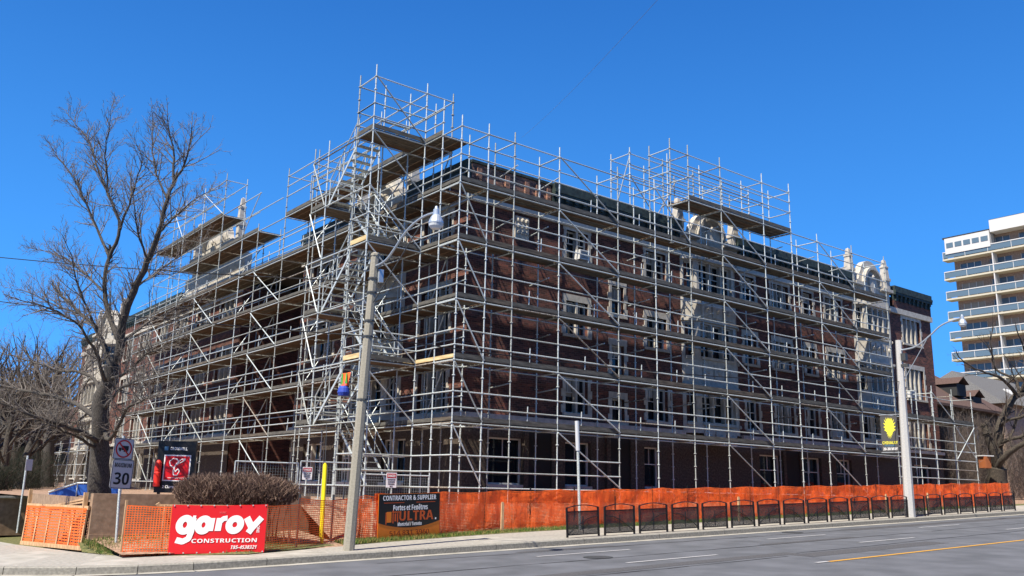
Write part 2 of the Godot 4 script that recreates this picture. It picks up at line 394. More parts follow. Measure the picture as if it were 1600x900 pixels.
func _ready():
	rng.seed = 20
	unit_tube = CylinderMesh.new()
	unit_tube.top_radius = 1.0
	unit_tube.bottom_radius = 1.0
	unit_tube.height = 1.0
	unit_tube.radial_segments = 8
	unit_tube.rings = 0
	unit_box = BoxMesh.new()
	# camera
	var cam := Camera3D.new()
	cam.name = "camera"
	add_child(cam)
	cam.position = Vector3(-15.970, 1.6, 23.009)
	cam.rotation_degrees = Vector3(12.8636, -38.4525, 1.1953)
	cam.fov = 36.2437
	cam.near = 0.1
	cam.far = 900.0
	# sky
	var env := Environment.new()
	env.background_mode = Environment.BG_SKY
	var sk := ProceduralSkyMaterial.new()
	sk.sky_top_color = Color(0.042, 0.235, 0.51)
	sk.sky_horizon_color = Color(0.30, 0.62, 0.94)
	sk.sky_curve = 0.273
	sk.ground_bottom_color = Color(0.36, 0.34, 0.32)
	sk.ground_horizon_color = Color(0.46, 0.46, 0.46)
	sk.sky_energy_multiplier = 1.0
	sk.sun_angle_max = 1.0
	var sky := Sky.new()
	sky.sky_material = sk
	env.sky = sky
	env.tonemap_mode = Environment.TONE_MAPPER_LINEAR
	env.tonemap_exposure = 1.8
	env.sdfgi_enabled = true
	env.ssao_enabled = true
	env.ssil_enabled = true
	var we := WorldEnvironment.new()
	we.name = "world_environment"
	we.environment = env
	add_child(we)
	# the sun: high, far round to the left, just grazing the street front
	var sun := DirectionalLight3D.new()
	sun.name = "sun"
	add_child(sun)
	sun.light_energy = 1.6
	sun.light_color = Color(1.0, 0.96, 0.89)
	sun.light_angular_distance = 0.5
	sun.shadow_enabled = true
	sun.look_at_from_position(Vector3.ZERO, Vector3(1.0, -1.5, -0.27))

	make_materials()
	build_ground()
	build_apartments()
	build_street_scaffold()
	build_side_scaffold()
	build_stair_tower()
	build_gable_towers()
	build_background()
	build_street_furniture()
	build_fences()
	build_signs()
	build_plants()

# ---------------------------------------------------------------- the setting
func build_ground():
	var st := nst()
	var xs := []
	var x := -90.0
	while x <= 260.0:
		xs.append(x)
		x += 3.0 if x >= -30.0 and x < 75.0 else 15.0
	for i in xs.size() - 1:
		var a: float = xs[i]
		var b: float = xs[i + 1]
		for zz in [[60.0, 20.0], [20.0, 5.0], [5.0, -12.0], [-12.0, -60.0], [-60.0, -320.0]]:
			quad(st, Vector3(a, street_y(a) - 0.09, zz[0]), Vector3(b, street_y(b) - 0.09, zz[0]), Vector3(b, street_y(b) - 0.09, zz[1]), Vector3(a, street_y(a) - 0.09, zz[1]))
	tag(put(st, "ground", M.turf, self), "", "", "", "structure")
	# carriageway, with patches and painted lines
	var road = setting("road")
	st = nst()
	var p := [-60.0, -30.0, -20.0, -16.0, -12.0, -8.0, -4.0, 0.0, 10.0, 20.0, 40.0, 60.0, 120.0]
	for i in p.size() - 1:
		quad(st, Vector3(p[i], street_y(p[i]), 40.0), Vector3(p[i + 1], street_y(p[i + 1]), 40.0), Vector3(p[i + 1], street_y(p[i + 1]), -1.0 if p[i + 1] <= -12.0 else 4.9), Vector3(p[i], street_y(p[i]), -1.0 if p[i + 1] <= -12.0 else 4.9))
	put(st, "carriageway", M.asphalt, road)
	for q in [[4.6, 9.0, 8.0, 8.35], [-2.0, 1.2, 5.75, 5.95], [12.0, 26.0, 5.9, 6.5], [-9.0, 3.0, 9.9, 10.35], [2.5, 9.0, 10.35, 11.0]]:
		st = nst()
		sheet(st, q[0], q[1], q[2], q[3], 0.004)
		put(st, "asphalt_patch", M.asphalt_patch, road)
	for d in [[-2.37, 0.68, 7.0], [6.3, 9.3, 7.05], [15.0, 18.0, 7.1], [23.7, 26.7, 7.1], [32.3, 35.3, 7.1], [-1.82, 1.2, 9.3], [7.2, 10.2, 9.4], [16.3, 19.4, 9.45], [-10.4, -7.6, 9.3]]:
		st = nst()
		sheet(st, d[0], d[1], d[2] - 0.05, d[2] + 0.05, 0.009)
		put(st, "lane_dash", M.line_white, road)
	st = nst()
	sheet(st, 1.75, 58.0, 11.80, 11.92, 0.009)
	put(st, "centre_line", M.line_yellow, road)
	st = nst()
	sheet(st, 1.3, 1.75, 11.78, 11.9, 0.012)
	put(st, "white_patch", M.line_white, road)
	# tar seams, an access cover and stains on the carriageway
	for s in [[-11.0, 34.0, 8.15], [-9.0, 2.0, 10.6], [3.0, 30.0, 10.2], [-6.0, 20.0, 6.05]]:
		st = nst()
		var sx: float = s[0]
		var wob := 0.0
		while sx < s[1]:
			var w2 := clampf(wob + rng.randf_range(-0.05, 0.05), -0.15, 0.15)
			var hw := rng.randf_range(0.012, 0.03)
			quad(st, Vector3(sx, street_y(sx) + 0.006, s[2] + wob + hw), Vector3(sx + 0.7, street_y(sx + 0.7) + 0.006, s[2] + w2 + hw), Vector3(sx + 0.7, street_y(sx + 0.7) + 0.006, s[2] + w2 - hw), Vector3(sx, street_y(sx) + 0.006, s[2] + wob - hw))
			wob = w2
			sx += 0.7
		put(st, "tar_seam", M.tar, road)
	for c in [[-1.4, 8.0], [9.4, 5.8]]:
		st = nst()
		for k in 20:
			var a0 := TAU * k / 20
			var a1 := TAU * (k + 1) / 20
			tri(st, Vector3(c[0], street_y(c[0]) + 0.011, c[1]), Vector3(c[0] + cos(a1) * 0.34, street_y(c[0] + cos(a1) * 0.34) + 0.011, c[1] + sin(a1) * 0.34), Vector3(c[0] + cos(a0) * 0.34, street_y(c[0] + cos(a0) * 0.34) + 0.011, c[1] + sin(a0) * 0.34))
		put(st, "access_cover", M.wire_grey, road)
	# gutter and kerb stones along the street, bending at the corner
	var kerb = setting("kerb")
	var line := []
	for q in [[-24.0, -14.0], [-20.0, -7.5], [-17.2, -2.5], [-15.2, 0.9], [-13.7, 2.7], [-12.6, 3.65], [-11.5, 4.35], [-10.5, 4.75], [-9.5, 4.95], [-8.0, 5.0]]:
		line.append(Vector2(q[0], q[1]))
	var xx := -8.0
	while xx < 66.0:
		xx += 3.0
		line.append(Vector2(xx, 5.0))
	for i in line.size() - 1:
		var a: Vector2 = line[i]
		var b: Vector2 = line[i + 1]
		var d := (b - a).normalized()
		var n := Vector2(-d.y, d.x)
		var a2 := a + d * 0.006
		var b2 := b - d * 0.006
		st = nst()
		var f := func(pp: Vector2, off: float, h: float) -> Vector3: return Vector3(pp.x + n.x * off, street_y(pp.x) + h, pp.y + n.y * off)
		var top := 0.152
		quad(st, f.call(a2, 0.0, -0.1), f.call(b2, 0.0, -0.1), f.call(b2, 0.0, top - 0.025), f.call(a2, 0.0, top - 0.025))
		quad(st, f.call(a2, 0.0, top - 0.025), f.call(b2, 0.0, top - 0.025), f.call(b2, -0.025, top), f.call(a2, -0.025, top))
		quad(st, f.call(a2, -0.025, top), f.call(b2, -0.025, top), f.call(b2, -0.16, top), f.call(a2, -0.16, top))
		put(st, "kerb_stone", M.kerb, kerb)
		st = nst()
		quad(st, f.call(a, 0.0, 0.006), f.call(a, 0.28, 0.006), f.call(b, 0.28, 0.006), f.call(b, 0.0, 0.006))
		put(st, "gutter_strip", M.concrete, kerb)
	# pavement slabs
	var walk = setting("pavement")
	xx = -8.0
	var k := 0
	while xx < 64.0:
		var b := xx + 1.5
		st = nst()
		var za := net_z(xx) + 0.42 if xx > -4.0 else lerpf(3.95, net_z(-4.0) + 0.42, (xx + 8.0) / 4.0)
		var zb := net_z(b) + 0.42 if b > -4.0 else lerpf(3.95, net_z(-4.0) + 0.42, (b + 8.0) / 4.0)
		var e := 0.007
		quad(st, Vector3(xx + e, walk_y(xx), 4.845), Vector3(b - e, walk_y(b), 4.845), Vector3(b - e, walk_y(b), zb), Vector3(xx + e, walk_y(xx), za))
		for ee in [[xx + e, -1.0], [b - e, 1.0]]:
			quad(st, Vector3(ee[0], walk_y(ee[0]), 4.845), Vector3(ee[0], walk_y(ee[0]), za), Vector3(ee[0], walk_y(ee[0]) - 0.06, za), Vector3(ee[0], walk_y(ee[0]) - 0.06, 4.845))
		put(st, "paving_slab", M.concrete if rng.randf() < 0.6 else M.concrete_b, walk)
		xx = b
		k += 1
	var inner := [[-14.5, -16.0], [-12.2, -9.0], [-11.65, -5.0], [-11.35, -2.4], [-11.0, -0.6], [-10.75, 0.7], [-10.45, 1.9], [-9.9, 2.75], [-9.2, 3.2], [-8.0, 3.95]]
	for i in 9:
		st = nst()
		var o0 := line[i] as Vector2
		var o1 := line[i + 1] as Vector2
		var c := Vector2(-9.5, -1.0)
		var g := func(v: Vector2, t: float) -> Vector3: 
			var w := v.lerp(c, t)
			return Vector3(w.x, walk_y(w.x), w.y)
		var i0 := Vector2(inner[i][0], inner[i][1])
		var i1 := Vector2(inner[i + 1][0], inner[i + 1][1])
		quad(st, g.call(o0, 0.012), g.call(o1, 0.012), Vector3(i1.x, walk_y(i1.x), i1.y), Vector3(i0.x, walk_y(i0.x), i0.y))
		put(st, "paving_slab", M.concrete if i % 2 == 0 else M.concrete_b, walk)
	# raised building lot with its soil bank, and the grass verge along the pavement
	st = nst()
	var cols := [-10.35, -8.0, -5.2]
	xx = -5.2
	while xx < 90.0:
		xx += 2.4
		cols.append(xx)
	for i in cols.size() - 1:
		var a: float = cols[i]
		var b: float = cols[i + 1]
		quad(st, Vector3(a, lot_y(a), 0.45), Vector3(b, lot_y(b), 0.45), Vector3(b, lot_y(b), -110.0), Vector3(a, lot_y(a), -110.0))
		if a >= -5.3:
			quad(st, Vector3(a, walk_y(a) + 0.03, net_z(a) - 0.02), Vector3(b, walk_y(b) + 0.03, net_z(b) - 0.02), Vector3(b, lot_y(b), 0.45), Vector3(a, lot_y(a), 0.45))
		else:
			quad(st, Vector3(a, 0.10, 3.05 + (a + 10.35) * 0.1), Vector3(b, 0.14, 3.05 + (b + 10.35) * 0.1), Vector3(b, 0.42, 0.5), Vector3(a, 0.28, 0.5))
	tag(put(st, "soil_bank", M.soil, self), "", "", "", "structure")
	st = nst()
	for i in range(2, cols.size() - 1):
		var a: float = cols[i]
		var b: float = cols[i + 1]
		quad(st, Vector3(a, walk_y(a) + 0.004, net_z(a) + 0.43), Vector3(b, walk_y(b) + 0.004, net_z(b) + 0.43), Vector3(b, walk_y(b) + 0.05, net_z(b) - 0.03), Vector3(a, walk_y(a) + 0.05, net_z(a) - 0.03))
	var v := [Vector3(-10.62, 0.03, 1.0), Vector3(-10.3, 0.03, 2.3), Vector3(-9.6, 0.05, 3.0), Vector3(-8.0, 0.115, 3.97), Vector3(-5.2, 0.19, 2.95), Vector3(-5.2, 0.24, 2.3), Vector3(-8.0, 0.2, 3.0), Vector3(-10.0, 0.3, 0.55), Vector3(-10.62, 0.2, 0.55)]
	for i in [[0, 1, 7], [0, 7, 8], [1, 2, 7], [2, 6, 7], [2, 3, 6], [3, 4, 6], [4, 5, 6]]:
		tri(st, v[i[0]], v[i[1]], v[i[2]])
	tag(put(st, "verge", M.turf, self), "", "", "", "structure")
	# the bank on the far side of the ramp
	st = nst()
	quad(st, Vector3(-10.4, 1.0, -9.2), Vector3(-10.4, 1.0, -110.0), Vector3(-80.0, 1.0, -110.0), Vector3(-80.0, 1.0, -9.2))
	tag(put(st, "upper_lawn", M.turf, self), "", "", "", "structure")

func sheet(st: SurfaceTool, x0: float, x1: float, z0: float, z1: float, h: float):
	var x := x0
	while x < x1 - 0.001:
		var b := minf(x + 6.0, x1)
		quad(st, Vector3(x, street_y(x) + h, z1), Vector3(b, street_y(b) + h, z1), Vector3(b, street_y(b) + h, z0), Vector3(x, street_y(x) + h, z0))
		x = b

# ---------------------------------------------------------------- the apartment block
func fp(o: Vector3, b: Basis, u: float, y: float, n: float) -> Vector3:
	return o + b.x * u + Vector3.UP * y + b.z * n

func wall_face(parent, called, o: Vector3, b: Basis, u0: float, u1: float, y0: float, y1: float, holes: Array, m, depth := 0.24):
	var us := [u0, u1]
	var ys := [y0, y1]
	for h in holes:
		for e in [h[0], h[1]]:
			if e > u0 and e < u1 and not us.has(e): us.append(e)
		for e in [h[2], h[3]]:
			if e > y0 and e < y1 and not ys.has(e): ys.append(e)
	us.sort()
	ys.sort()
	var st := nst()
	for i in us.size() - 1:
		for j in ys.size() - 1:
			var uc: float = (us[i] + us[i + 1]) * 0.5
			var yc: float = (ys[j] + ys[j + 1]) * 0.5
			var open := false
			for h in holes:
				if uc > h[0] and uc < h[1] and yc > h[2] and yc < h[3]:
					open = true
			if not open:
				quad(st, fp(o, b, us[i], ys[j], 0), fp(o, b, us[i + 1], ys[j], 0), fp(o, b, us[i + 1], ys[j + 1], 0), fp(o, b, us[i], ys[j + 1], 0))
	for h in holes:
		if h[0] < u0 - 0.01 or h[1] > u1 + 0.01 or h[2] < y0 - 0.01 or h[3] > y1 + 0.01: continue
		var d := -depth
		quad(st, fp(o, b, h[0], h[2], 0), fp(o, b, h[0], h[3], 0), fp(o, b, h[0], h[3], d), fp(o, b, h[0], h[2], d))
		quad(st, fp(o, b, h[1], h[2], d), fp(o, b, h[1], h[3], d), fp(o, b, h[1], h[3], 0), fp(o, b, h[1], h[2], 0))
		quad(st, fp(o, b, h[0], h[3], 0), fp(o, b, h[1], h[3], 0), fp(o, b, h[1], h[3], d), fp(o, b, h[0], h[3], d))
		quad(st, fp(o, b, h[0], h[2], d), fp(o, b, h[1], h[2], d), fp(o, b, h[1], h[2], 0), fp(o, b, h[0], h[2], 0))
	return put(st, called, m, parent)

# one window: the pane is the part, its frame, mullions, sill and stones are pieces of it
func window_at(parent, o: Vector3, b: Basis, u0: float, u1: float, y0: float, y1: float, lights: int, stones := true, curtain := 0.0):
	var st := nst()
	quad(st, fp(o, b, u0, y0, -0.235), fp(o, b, u1, y0, -0.235), fp(o, b, u1, y1, -0.235), fp(o, b, u0, y1, -0.235))
	var w = put(st, "window", M.glass_dark, parent)
	st = nst()
	var cy := (y0 + y1) * 0.5
	var f := 0.055
	for e in [u0 + f * 0.5, u1 - f * 0.5]:
		sbox(st, fp(o, b, e, cy, -0.19), Vector3(f, y1 - y0, 0.07), b)
	for e in [y0 + f * 0.5, y1 - f * 0.5]:
		sbox(st, fp(o, b, (u0 + u1) * 0.5, e, -0.188), Vector3(u1 - u0 - f * 2, f, 0.07), b)
	var step := (u1 - u0) / lights
	for k in lights:
		var c := u0 + step * (k + 0.5)
		sbox(st, fp(o, b, c, y0 + (y1 - y0) * 0.58, -0.196), Vector3(step - 0.12, 0.035, 0.05), b)
		sbox(st, fp(o, b, c, y0 + (y1 - y0) * 0.79, -0.198), Vector3(0.02, (y1 - y0) * 0.4, 0.04), b)
	put(st, "frame", M.frame_grey, w)
	for k in range(1, lights):
		st = nst()
		sbox(st, fp(o, b, u0 + step * k, cy, -0.095), Vector3(0.10, y1 - y0 - 0.004, 0.20), b)
		put(st, "mullion", M.limestone, w)
	if curtain > 0.0:
		st = nst()
		var cu := u0 + step * 0.5
		sbox(st, fp(o, b, cu, y1 - (y1 - y0) * curtain * 0.5, -0.226), Vector3(step - 0.1, (y1 - y0) * curtain, 0.006), b)
		put(st, "blind", M.curtain, w)
	st = nst()
	sbox(st, fp(o, b, (u0 + u1) * 0.5, y0 - 0.055, -0.05), Vector3(u1 - u0 + (0.3 if stones else 0.0), 0.11, 0.28), b)
	put(st, "sill", M.limestone, w)
	if stones:
		st = nst()
		sbox(st, fp(o, b, (u0 + u1) * 0.5, y1 + 0.13, -0.08), Vector3(u1 - u0 + 0.34, 0.26, 0.21), b)
		put(st, "lintel", M.limestone, w)
		for s in [-1.0, 1.0]:
			var e := u0 if s < 0 else u1
			var y := y0
			var wide := true
			while y < y1 - 0.05:
				var h := minf(0.3, y1 - y)
				st = nst()
				var ww := 0.21 if wide else 0.13
				sbox(st, fp(o, b, e + s * (ww * 0.5 + 0.002), y + h * 0.5, -0.075), Vector3(ww, h - 0.006, 0.215), b)
				put(st, "quoin", M.limestone, w)
				y += h
				wide = not wide
	return w

func cornice(parent, o: Vector3, b: Basis, u0: float, u1: float):
	var c := (u0 + u1) * 0.5
	var l := u1 - u0
	var st := nst()
	sbox(st, fp(o, b, c, 12.22, 0.03), Vector3(l, 0.44, 0.12), b)
	put(st, "frieze", M.brick, parent)
	st = nst()
	sbox(st, fp(o, b, c, 12.80, 0.03), Vector3(l, 0.13, 0.42), b)
	sbox(st, fp(o, b, c, 12.94, 0.04), Vector3(l, 0.14, 0.46), b)
	sbox(st, fp(o, b, c, 13.13, 0.01), Vector3(l - 0.01, 0.24, 0.42), b)
	sbox(st, fp(o, b, c, 12.59, 0.01), Vector3(l - 0.02, 0.29, 0.16), b)
	put(st, "cornice", M.copper_dark, parent)
	var k := int(l / 0.46)
	for i in k:
		st = nst()
		var u := u0 + l * (i + 0.5) / k
		sbox(st, fp(o, b, u, 12.66, 0.15), Vector3(0.17, 0.14, 0.14), b)
		sbox(st, fp(o, b, u, 12.50, 0.13), Vector3(0.16, 0.20, 0.08), b)
		put(st, "bracket", M.copper_dark, parent)

func pinnacle(parent, at: Vector3, b: Basis, h: float):
	var st := nst()
	sbox(st, at + Vector3(0, h * 0.17, 0), Vector3(0.40, h * 0.34, 0.36), b)
	sbox(st, at + Vector3(0, h * 0.38, 0), Vector3(0.50, h * 0.08, 0.46), b)
	# tapering shaft
	var y0 := h * 0.42
	var rings := [[0.19, y0], [0.15, h * 0.72], [0.18, h * 0.74], [0.18, h * 0.78], [0.12, h * 0.80], [0.085, h * 0.97], [0.0, h]]
	for i in rings.size() - 1:
		var p = rings[i]
		var q = rings[i + 1]
		var cs := [Vector2(-1, -1), Vector2(1, -1), Vector2(1, 1), Vector2(-1, 1)]
		for k in 4:
			var a: Vector2 = cs[k]
			var c: Vector2 = cs[(k + 1) % 4]
			quad(st, at + b.x * c.x * p[0] + b.z * c.y * p[0] + Vector3.UP * p[1], at + b.x * a.x * p[0] + b.z * a.y * p[0] + Vector3.UP * p[1], at + b.x * a.x * q[0] + b.z * a.y * q[0] + Vector3.UP * q[1] + b.x * 0.0001, at + b.x * c.x * q[0] + b.z * c.y * q[0] + Vector3.UP * q[1])
	put(st, "pinnacle", M.limestone, parent)

# shaped stone gable standing on the parapet over a bay
func gable(parent, o: Vector3, b: Basis, c: float, w: float, y0: float, h: float, n: float):
	var pts := PackedVector2Array()
	var hw := w * 0.5
	pts.append(Vector2(-hw, 0))
	pts.append(Vector2(hw, 0))
	pts.append(Vector2(hw, h * 0.32))
	for k in range(0, 9):      # concave shoulder
		var a := PI * 0.5 * k / 8.0
		pts.append(Vector2(hw - hw * 0.42 * sin(a), h * 0.36 + h * 0.26 * (1.0 - cos(a))))
	for k in range(1, 12):     # round top
		var a := PI * k / 12.0
		pts.append(Vector2(hw * 0.50 * cos(a), h * 0.66 + h * 0.34 * sin(a)))
	for k in range(8, -1, -1):
		var a := PI * 0.5 * k / 8.0
		pts.append(Vector2(-hw + hw * 0.42 * sin(a), h * 0.36 + h * 0.26 * (1.0 - cos(a))))
	pts.append(Vector2(-hw, h * 0.32))
	var st := nst()
	sprism(st, pts, 0.34, fp(o, b, c, y0, n - 0.17), b)
	put(st, "gable_panel", M.limestone, parent)
	# arched hood with a niche and a carved shield under it
	st = nst()
	var r := hw * 0.44
	for k in 14:
		var a0 := PI * k / 14.0
		var a1 := PI * (k + 1) / 14.0
		var am := (a0 + a1) * 0.5
		var d := Vector2(cos(am), sin(am))
		var bb := Basis(b.x * -d.y + b.y * d.x, b.x * d.x + b.y * d.y, b.z)
		bb = Basis(bb.x, bb.y, b.z)
		sbox(st, fp(o, b, c + d.x * r, y0 + h * 0.42 + d.y * r, n + 0.08), Vector3(r * PI / 14.0 * 1.08, 0.14, 0.30), bb)
	put(st, "arch_hood", M.limestone, parent)
	st = nst()
	sbox(st, fp(o, b, c - hw * 0.72, y0 + h * 0.34, n + 0.10), Vector3(hw * 0.54, 0.16, 0.34), b)
	sbox(st, fp(o, b, c + hw * 0.72, y0 + h * 0.34, n + 0.10), Vector3(hw * 0.54, 0.16, 0.34), b)
	put(st, "moulding", M.limestone, parent)
	st = nst()
	var sh := PackedVector2Array([Vector2(-0.28, 0.5), Vector2(0.28, 0.5), Vector2(0.30, 0.1), Vector2(0.18, -0.25), Vector2(0, -0.42), Vector2(-0.18, -0.25), Vector2(-0.30, 0.1)])
	sprism(st, sh, 0.14, fp(o, b, c, y0 + h * 0.34, n + 0.06), b)
	slathe(st, fp(o, b, c, y0 + h * 0.34 + 0.42, n + 0.10), [[0.0, 0.0], [0.12, 0.03], [0.15, 0.14], [0.10, 0.25], [0.0, 0.29]], 10)
	put(st, "carved_shield", M.limestone, parent)
	for s in [-1.0, 1.0]:
		pinnacle(parent, fp(o, b, c + s * (hw - 0.06), y0 + h * 0.34, n - 0.16), b, h * 0.86)

# canted stone bay, three faces with stone mullioned lights on each floor
func stone_bay(parent, o: Vector3, b: Basis, u0: float, u1: float, proud: float, cant: float, y0: float, rows: Array, lights: int):
	var y1 := 12.0
	var p := [fp(o, b, u0, 0, 0), fp(o, b, u0 + cant, 0, proud), fp(o, b, u1 - cant, 0, proud), fp(o, b, u1, 0, 0)]
	for i in 3:
		var d: Vector3 = p[i + 1] - p[i]
		var l := d.length()
		var ux := d.normalized()
		var bb := Basis(ux, Vector3.UP, ux.cross(Vector3.UP))
		var holes := []
		var n := lights if i == 1 else 1
		for r in rows:
			holes.append([0.16, l - 0.16, r[0], r[1]])
		wall_face(parent, "bay_wall", p[i], bb, 0.0, l, y0, y1, holes, M.limestone)
		for r in rows:
			window_at(parent, p[i], bb, 0.16, l - 0.16, r[0], r[1], n, false, rng.randf_range(0.0, 0.5) if rng.randf() < 0.3 else 0.0)
			# carved panel between the floors
			if i == 1:
				var st := nst()
				for k in lights:
					var uu := 0.16 + (l - 0.32) * (k + 0.5) / lights
					sbox(st, fp(p[i], bb, uu, r[0] - 0.62, 0.03), Vector3((l - 0.32) / lights - 0.12, 0.62, 0.07), bb)
					slathe(st, fp(p[i], bb, uu, r[0] - 0.74, 0.06), [[0.0, 0.0], [0.10, 0.05], [0.13, 0.14], [0.08, 0.24], [0.0, 0.27]], 8)
				put(st, "spandrel_panel", M.limestone, parent)
		for r in rows:
			var st := nst()
			sbox(st, fp(p[i], bb, l * 0.5, r[1] + 0.14, 0.05), Vector3(l + 0.03, 0.12, 0.12), bb)
			put(st, "string_course", M.limestone, parent)
	# lead roof of the bay
	var st := nst()
	var q := []
	for e in p: q.append(e + Vector3.UP * y1)
	quad(st, q[0], q[1], q[2], q[3])
	put(st, "bay_roof", M.copper_dark, parent)

func build_apartments():
	var t = thing("brick_apartment_building", "long dark red brick apartment block with stone bays, wrapped in scaffolding", "building")
	var o := Vector3(0, 0, BUILD_Z)
	var b := Basis()
	var rows3 := [10.4, 11.55]
	var rows2 := [7.42, 8.72]
	var rows1 := [4.42, 5.80]
	var wins := []   # u0 u1 y0 y1 lights
	for r in [rows3, rows2, rows1]:
		for c in [[6.22, 7.38, 2], [10.72, 11.95, 2], [17.25, 18.15, 1], [19.5, 20.9, 3], [22.15, 22.95, 1], [24.1, 25.6, 3]]:
			wins.append([c[0], c[1], r[0], r[1], c[2]])
	for r in [[10.1, 11.5], [6.98, 8.66], [4.3, 5.8]]:
		wins.append([31.9, 33.85, r[0], r[1], 4])
	for r in [[8.5, 9.7], [6.08, 7.28], [4.25, 5.15]]:
		wins.append([8.68, 9.38, r[0], r[1], 1])
	wall_face(t, "street_wall", o, b, 1.6, 35.2, 4.05, 12.0, wins, M.brick)
	for w in wins:
		window_at(t, o, b, w[0], w[1], w[2], w[3], w[4], true, rng.randf_range(0.3, 0.6) if rng.randf() < 0.3 else 0.0)
	# ground floor of rubble stone with doors and windows
	var low := []
	for c in [[2.6, 4.2], [6.2, 7.5], [10.45, 11.35], [18.0, 19.6], [21.4, 22.9], [24.2, 25.6], [31.9, 33.7]]:
		low.append([c[0], c[1], 1.75, 3.35])
	wall_face(t, "stone_base", o + Vector3(0, 0, 0.05), b, 1.55, 35.2, 0.7, 4.05, low, M.rubble_stone, 0.29)
	for w in low:
		window_at(t, o + Vector3(0, 0, 0.05), b, w[0], w[1], w[2], w[3], 1, false)
	for c in [[4.9, "door"], [9.0, "door"], [20.4, "door"]]:
		var st := nst()
		sbox(st, fp(o, b, c[0], 2.35, 0.06), Vector3(1.1, 2.5, 0.14), b)
		var dr = put(st, "door", M.door_dark, t)
		st = nst()
		for s in [-1.0, 1.0]:
			sbox(st, fp(o, b, c[0] + s * 0.65, 2.4, 0.08), Vector3(0.2, 2.6, 0.2), b)
		sbox(st, fp(o, b, c[0], 3.75, 0.085), Vector3(1.5, 0.2, 0.22), b)
		put(st, "door_surround", M.rubble_stone, dr)
	# string courses
	for s in [[1.55, 12.85], [16.75, 26.65], [30.45, 35.25]]:
		for yy in [[4.05, 0.16, 0.10], [11.84, 0.30, 0.05]]:
			var st := nst()
			sbox(st, fp(o, b, (s[0] + s[1]) * 0.5, yy[0], yy[2] * 0.5), Vector3(s[1] - s[0], yy[1], 0.16 + yy[2]), b)
			put(st, "stone_band", M.limestone, t)
	# stone plaque high near the corner
	var st := nst()
	sbox(st, fp(o, b, 3.94, 11.12, 0.03), Vector3(0.64, 0.86, 0.12), b)
	for k in 9:
		slathe(st, fp(o, b, 3.74 + (k % 3) * 0.2, 10.85 + (k / 3) * 0.24, 0.09), [[0, 0], [0.07, 0.03], [0.08, 0.1], [0.03, 0.16], [0, 0.17]], 6)
	put(st, "carved_plaque", M.limestone, t)
	# roofline: brick parapet at the corner, dark bracketed cornice elsewhere
	st = nst()
	sbox(st, fp(o, b, 3.5, 12.58, -0.14), Vector3(3.8, 1.16, 0.30), b)
	put(st, "corner_parapet", M.brick_parapet, t)
	for u in [1.9, 3.2, 4.15, 4.7, 5.25]:
		st = nst()
		sbox(st, fp(o, b, u, 12.5, 0.04), Vector3(0.20, 0.98, 0.10), b)
		put(st, "pilaster", M.brick_parapet, t)
	st = nst()
	sbox(st, fp(o, b, 3.5, 13.2, -0.12), Vector3(3.9, 0.10, 0.42), b)
	put(st, "coping", M.copper_dark, t)
	for s in [[5.42, 12.85], [16.75, 26.65], [30.95, 35.2]]:
		cornice(t, o, b, s[0], s[1])
	stone_bay(t, o, b, 12.9, 16.72, 0.40, 0.62, 4.05, [[4.5, 5.9], [7.3, 8.75], [10.0, 11.5]], 3)
	stone_bay(t, o, b, 26.7, 30.4, 0.40, 0.62, 4.05, [[4.5, 5.9], [7.0, 8.4], [9.9, 11.5]], 4)
	gable(t, o, b, 14.85, 4.0, 12.0, 2.0, 0.1)
	gable(t, o, b, 28.6, 3.8, 12.0, 2.25, 0.1)
	# side front: near wing, recess, far wing
	var o2 := Vector3(BUILD_X, 0, 0)
	var b2 := Basis(Vector3(0, 0, 1), Vector3.UP, Vector3(-1, 0, 0))
	var side := []
	for r in [[10.1, 11.5], [7.1, 8.7], [4.2, 5.75]]:
		for c in [[2.75, 4.6, 3], [11.6, 14.0, 3]]:
			side.append([-c[1], -c[0], r[0], r[1], c[2]])
	wall_face(t, "side_wall", o2, b2, -15.1, -1.6, 4.05, 12.0, side, M.brick)
	for w in side:
		window_at(t, o2, b2, w[0], w[1], w[2], w[3], w[4])
	var side2 := []
	for k in 9:
		var s0 := 23.6 + k * 3.75
		if s0 > 46.0 and s0 < 52.0: continue
		for r in [[10.1, 11.5], [7.1, 8.7], [4.2, 5.75]]:
			side2.append([-s0 - 2.0, -s0, r[0], r[1], 3])
	wall_face(t, "side_wall", o2, b2, -57.0, -22.5, 4.05, 12.0, side2, M.brick)
	for w in side2:
		window_at(t, o2, b2, w[0], w[1], w[2], w[3], w[4])
	for s in [[-15.1, -1.55], [-57.0, -22.5]]:
		var lows := []
		var z: float = s[0] + 1.4
		while z < s[1] - 2.6:
			lows.append([z, z + 1.7, 1.75, 3.35])
			z += 3.4
		wall_face(t, "stone_base", o2 + Vector3(-0.05, 0, 0), b2, s[0], s[1], 0.7, 4.05, lows, M.rubble_stone, 0.29)
		for w in lows:
			window_at(t, o2 + Vector3(-0.05, 0, 0), b2, w[0], w[1], w[2], w[3], 2, false)
		for yy in [[4.05, 0.16, 0.10], [11.84, 0.30, 0.05]]:
			st = nst()
			sbox(st, fp(o2, b2, (s[0] + s[1]) * 0.5, yy[0], yy[2] * 0.5), Vector3(s[1] - s[0] - 0.01, yy[1], 0.16 + yy[2]), b2)
			put(st, "stone_band", M.limestone, t)
	# recess walls
	var orc := Vector3(6.5, 0, 0)
	wall_face(t, "recess_wall", orc, b2, -22.5, -15.1, 0.7, 12.0, [[-20.5, -17.0, 4.4, 5.8], [-20.5, -17.0, 7.4, 8.8], [-20.5, -17.0, 10.2, 11.5]], M.brick)
	for r in [[4.4, 5.8], [7.4, 8.8], [10.2, 11.5]]:
		window_at(t, orc, b2, -20.5, -17.0, r[0], r[1], 4)
